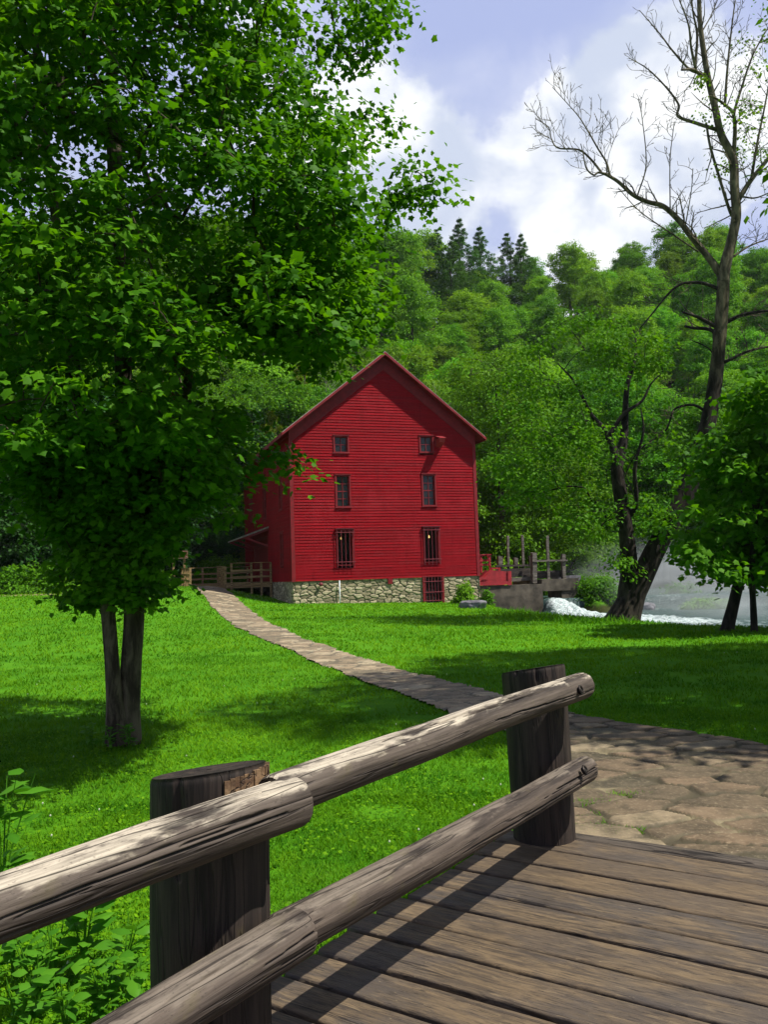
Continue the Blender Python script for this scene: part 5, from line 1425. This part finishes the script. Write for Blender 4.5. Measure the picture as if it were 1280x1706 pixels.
for i, (px, y, sz_, mt, lb) in enumerate(((372, 56, (1.6, 1.3, 2.1), 'leaf_twin', 'leafy bush behind the boardwalk railing'), (330, 58, (1.4, 1.2, 1.7), 'leaf_twin', 'bush left of the boardwalk back rail'), (70, 44, (1.5, 1.2, 1.5), 'leaf_twin', 'sunlit bush at the left lawn edge above the bare earth'), (110, 46.5, (1.2, 1.2, 1.7), 'leaf_bush', 'lighter bush just left of the maple stems'), (10, 43, (1.8, 1.2, 1.6), 'leaf_twin', 'dark bush at the left picture edge'), (170, 50, (1.6, 1.3, 1.8), 'leaf_twin', 'bush behind the lowest maple leaves'), (250, 53, (1.4, 1.1, 1.4), 'leaf_twin', 'bush left of the brown sign'), (-60, 42, (2, 1.3, 2), 'leaf_twin', 'large bush beyond the left picture edge'), (210, 52, (1.5, 1.2, 1.5), 'leaf_twin', 'bush hidden behind the maple stems'))):
    x = at(px, 975, y)[0]; bush('bush', lb, (x, y, float(H(x, y)) - .15), sz_, 120, 44, .17, M[mt], 230 + i, group='bushes along the wood edge')
for i, (px, y, sz_, lb) in enumerate(((838, 52, (1.6, 1.2, 2.4), 'bright shrub behind the two tall gate stems'), (895, 54, (1.6, 1.2, 2.0), 'shrub behind the sluice crossbar'), (800, 53, (1.5, 1.2, 2.6), 'shrub behind the red trough railing'))):
    x = at(px, 975, y)[0]; bush('bush', lb, (x, y, float(H(x, y)) - .1), sz_, 130, 50, .17, M['leaf_bush' if i == 0 else 'leaf_twin'], 250 + i, group='shrubs beyond the weir')

# --- weeds beside the bridge
def weed(label, p, h, nleaf, lsz, seed, wide=1.0, T=OVAL):
    rs = random.Random(seed); rng = np.random.RandomState(seed); o = thing('weed', label, 'weed', p, 0, 'weeds beside the bridge')
    mb = MB(); P_, N_, T_ = [], [], []
    for s in range(rs.randint(3, 5)):
        a = rs.uniform(0, 6.28); ln = rs.uniform(.08, .3) * h; pts = [(0, 0, -.03)]
        for k in range(1, 6): pts.append((math.cos(a) * ln * (k / 5) ** 1.6, math.sin(a) * ln * (k / 5) ** 1.6, h * rs.uniform(.9, 1.02) * k / 5))
        mb.tube(pts, [.006, .005, .0045, .004, .003, .002], 5, False)
        for k in range(nleaf // 3):
            f = rs.uniform(.2, 1); i = min(4, int(f * 5)); q = np.array(pts[i]) + (np.array(pts[i + 1]) - np.array(pts[i])) * (f * 5 - i)
            az = k * 2.2 + rs.random(); dv = np.array([math.cos(az), math.sin(az), rs.uniform(-.35, .4)])
            P_.append(q + dv * .012); T_.append(dv); N_.append(np.array([-dv[0] * .3, -dv[1] * .3, 1]) + rng.normal(size=3) * .25)
    mb.build('stems', M['leaf_weed'], o)
    n = len(P_); leaves('foliage', np.array(P_), np.array(N_), np.array(T_), rng.uniform(lsz * .55, lsz * 1.2, n), T, M['leaf_weed'], o, rng.rand(n), wide)
    return o


for i, (px, py, d_, h, nl, ls, wd_, lb) in enumerate(((5, 1452, 3.0, .62, 21, .17, .75, 'tall pale weed with long leaves above the near rail at the left edge'), (140, 1560, 2.75, .34, 21, .13, 1.05, 'weed with long drooping leaves between the near rails'), (60, 1640, 2.5, .28, 30, .07, 1.5, 'weed with heart shaped leaves low under the near rail'), (205, 1600, 2.9, .26, 24, .10, 1.0, 'weed close to the near post'),
                                                (20, 1590, 2.65, .36, 27, .075, 1.3, 'weed at the left edge under the top rail'), (110, 1690, 2.3, .24, 27, .07, 1.4, 'small weed at the bottom left of the picture'), (30, 1700, 2.25, .26, 27, .08, 1.2, 'weed in the bottom left corner'), (175, 1655, 2.6, .22, 24, .075, 1.2, 'short weed beside the lower rail'), (90, 1590, 2.85, .27, 24, .08, 1.3, 'bushy weed in the middle of the rail gap'), (228, 1650, 2.75, .2, 18, .08, 1.1, 'low weed at the foot of the near post'))):
    b = ground(px, py + 60); weed(lb, (b[0], b[1], float(H(b[0], b[1]))), h * 1.15, nl, ls, 300 + i, wd_)
b = MB0
for i, (dx, dy) in enumerate(((-.28, -.22), (.12, -.3), (-.05, -.36))):
    o = weed(('tuft of weeds at the left foot of the maple', 'tuft of weeds at the right foot of the maple', 'tuft of weeds in front of the maple foot')[i], (b[0] + dx, b[1] + dy, float(H(b[0] + dx, b[1] + dy))), .26, 24, .075, 340 + i); o['group'] = 'weeds round the maple'

# --- lawn: blades and clover, thinning with distance
rng = np.random.RandomState(77)
GP, GS, GW = [], [], []


def lawn_ok(x, y, pad=.0):
    n = x * FN[0] + y * FN[1]; s = x * FU[0] + y * FU[1]
    ok = ~((n > DECK_N0 - .015) & (s < DECK_S1 + .17))
    wx = x + .30 * (fbm(x * 1.9, y * 1.9, 0, 21) - .5); wy = y + .30 * (fbm(x * 1.9, y * 1.9, 0, 22) - .5)
    ok &= ~in_poly(wx, wy, PATHP); ok &= ~in_poly(wx, wy, PAVEP)
    ok &= ~in_poly(x, y, RIVER)
    u = (x - MO[0]) * MU[0] + (y - MO[1]) * MU[1]; v = -((x - MO[0]) * MN[0] + (y - MO[1]) * MN[1])
    ok &= ~((u > -.05) & (u < MW) & (v > -.06) & (v < ML))
    return ok


for (x0, x1, y0, y1, dens, hmin, hmax, w) in ((-5.0, 2.6, 1.6, 6.6, 4200, .022, .06, .0055), (-9, 9, 6.0, 10.5, 1500, .028, .07, .009), (-12, 12.5, 10.5, 18, 420, .035, .085, .016), (-15, 13, 18, 30, 130, .05, .10, .03), (-19, 9, 30, 47, 60, .05, .11, .05)):
    n = int((x1 - x0) * (y1 - y0) * dens); x = rng.uniform(x0, x1, n); y = rng.uniform(y0, y1, n)
    px_ = np.abs(x) / y < (1.15 if y1 < 11 else .72); x, y = x[px_], y[px_]
    k = lawn_ok(x, y) & (fbm(x * 1.8, y * 1.8, 0, 81, 3) + .25 * rng.rand(len(x)) > .45); x, y = x[k], y[k]
    z = H(x, y); hh = rng.uniform(hmin, hmax, len(x)) * (.6 + .8 * fbm(x * 1.1, y * 1.1, 0, 82, 3))
    GP.append(np.stack([x, y, z], -1)); GS.append(hh); GW.append(np.full(len(x), w))
# tufts in the joints of the paving and along its edge by the post
tx = []
for (px, py) in ((970, 1380), (990, 1388), (1010, 1392), (960, 1365), (985, 1345), (1045, 1330), (1035, 1392), (965, 1395)):
    c = ground(px, py); q = c[:2] + rng.normal(size=(230, 2)) * np.array([.09, .035]); tx.append(q)
q = np.concatenate(tx); GP.append(np.stack([q[:, 0], q[:, 1], H0(q[:, 0], q[:, 1]) + .005], -1)); GS.append(rng.uniform(.02, .06, len(q))); GW.append(np.full(len(q), .006))
# ragged fringe along the bridge edge
ss = rng.uniform(-.5, DECK_S1, 9000); nn = DECK_N0 - .02 - np.abs(rng.normal(size=9000)) * .12; q = FU[None, :2] * ss[:, None] + FN[None, :2] * nn[:, None]
GP.append(np.stack([q[:, 0], q[:, 1], H(q[:, 0], q[:, 1])], -1)); GS.append(rng.uniform(.03, .085, 9000)); GW.append(np.full(9000, .006))
# long grass where the lawn meets the water
rp = np.array([ground(px, py)[:2] for px, py in ((830, 1021), (870, 1027), (900, 1031), (935, 1034), (1000, 1038))])
q = rp[rng.randint(0, len(rp), 1500)] + rng.normal(size=(1500, 2)) * np.array([.7, .35]); q = q[lawn_ok(q[:, 0], q[:, 1])]
GP.append(np.stack([q[:, 0], q[:, 1], H(q[:, 0], q[:, 1])], -1)); GS.append(rng.uniform(.1, .35, len(q))); GW.append(np.full(len(q), .03))
P = np.concatenate(GP); Sz = np.concatenate(GS); Wd = np.concatenate(GW); n = len(P)
az = rng.rand(n) * 6.283; lean = rng.uniform(.15, .95, n)
tipv = unit(np.stack([np.cos(az) * lean, np.sin(az) * lean, np.ones(n)], -1)); a2 = rng.rand(n) * 6.283
nr = np.stack([np.cos(az) + .3 * np.cos(a2), np.sin(az) + .3 * np.sin(a2), -lean + .2], -1)
tv, tf = BLADE
nr = unit(nr - tipv * (nr * tipv).sum(-1, keepdims=True)); sv = np.cross(tipv, nr)
bend = np.stack([np.cos(az), np.sin(az), -.3 * np.ones(n)], -1)
V = P[:, None] + Wd[:, None, None] * tv[None, :, 0:1] * sv[:, None] + Sz[:, None, None] * (tv[None, :, 1:2] * tipv[:, None] + .35 * (tv[None, :, 1:2] ** 2) * bend[:, None])
Fq = (tf[None] + (np.arange(n) * 5)[:, None, None]).reshape(-1, 3)
gt = np.clip(1.5 * (.5 * fbm(P[:, 0] * .5, P[:, 1] * .5, 0, 84, 3) + .5 * fbm(P[:, 0] * 3.1, P[:, 1] * 3.1, 0, 85, 3) - .5) + .3 + .4 * rng.rand(n), 0, 1)
gr = mesh('grass', V.reshape(-1, 3), Fq, M['grass'], None, {'tint': np.repeat(gt, 5)}, True); gr['kind'] = 'stuff'
n = 34000; y = 1.8 + 8 * rng.rand(n) ** 1.3; x = rng.uniform(-.62, .62, n) * y; k = lawn_ok(x, y) & (fbm(x * 1.3, y * 1.3, 0, 91, 3) > .42); x, y = x[k], y[k]; n = len(x)
z = H(x, y) + rng.uniform(.012, .05, n); q = np.stack([x, y, z], -1)
tp_ = np.stack([np.cos(rng.rand(n) * 6.283), np.sin(rng.rand(n) * 6.283), np.zeros(n)], -1); tp_ = rng.normal(size=(n, 3)) * np.array([1, 1, .2])
cv = leaves('clover', q, np.array([0, 0, 1.]) + rng.normal(size=(n, 3)) * .4, tp_, rng.uniform(.012, .03, n), DIAM, M['grass'], None, rng.uniform(.3, 1, n), 1.8); cv['kind'] = 'stuff'
n = 260; y = 2.2 + 14 * rng.rand(n) ** 1.2; x = rng.uniform(-.6, .6, n) * y; k = lawn_ok(x, y) & (fbm(x * .9, y * .9, 0, 95, 2) > .5); x, y = x[k], y[k]; n = len(x)
q = np.stack([x, y, H(x, y) + .045], -1); mb = MB()
for p in q: mb.tube([p - np.array([0, 0, .008]), p, p + np.array([0, 0, .008])], [.004, .0075, .003], 6)
fl = mb.build('clover_flowers', M['flower'], None); fl['kind'] = 'stuff'

# --- mist lying on the cold spring water
m, t = new_mat('river mist')
tc = t.node('TexCoord'); sep = t.node('SeparateXYZ', {'Vector': tc.outputs['Object']})
x_, y_, z_ = sep.outputs
den = t.rng(t.noise(t.node('Mapping', {'Vector': tc.outputs['Object'], 'Scale': (.6, .6, 1.6)}).outputs[0], .45, 3, .55), .40, .66, .06, 1.0)
fall = t.math('MULTIPLY', t.rng(z_, 3.6, .2), t.rng(z_, -.9, -.6))
ex = t.math('MULTIPLY', t.rng(x_, -8.6, -4.5), t.rng(x_, 34, 26)); ey = t.math('MULTIPLY', t.rng(y_, -11, -7), t.rng(y_, 14, 10))
d = t.math('MULTIPLY', t.math('MULTIPLY', den, fall), t.math('MULTIPLY', ex, ey)); d = t.math('MULTIPLY', d, .16)
vol = t.node('VolumePrincipled', {'Color': (.82, .9, .9, 1), 'Density': d, 'Anisotropy': .2})
o_ = t.node('OutputMaterial'); t.l.new(vol.outputs[0], o_.inputs['Volume'])
mb = MB(); mb.box((-9, -11.5, -1.0), (34.5, 14.5, 3.7)); ms = mb.build('mist', m, None); ms.location = (19.5, 45.5, 0); ms['kind'] = 'stuff'

# --- a little summer haze between here and the ridge
m, t = new_mat('summer haze')
vol = t.node('VolumePrincipled', {'Color': (.86, .92, 1.0, 1), 'Density': 0.00012, 'Anisotropy': .0})
o_ = t.node('OutputMaterial'); t.l.new(vol.outputs[0], o_.inputs['Volume'])
mb = MB(); mb.box((-450, -80, -4.0), (450, 560, 95)); hz = mb.build('haze', m, None); hz['kind'] = 'stuff'
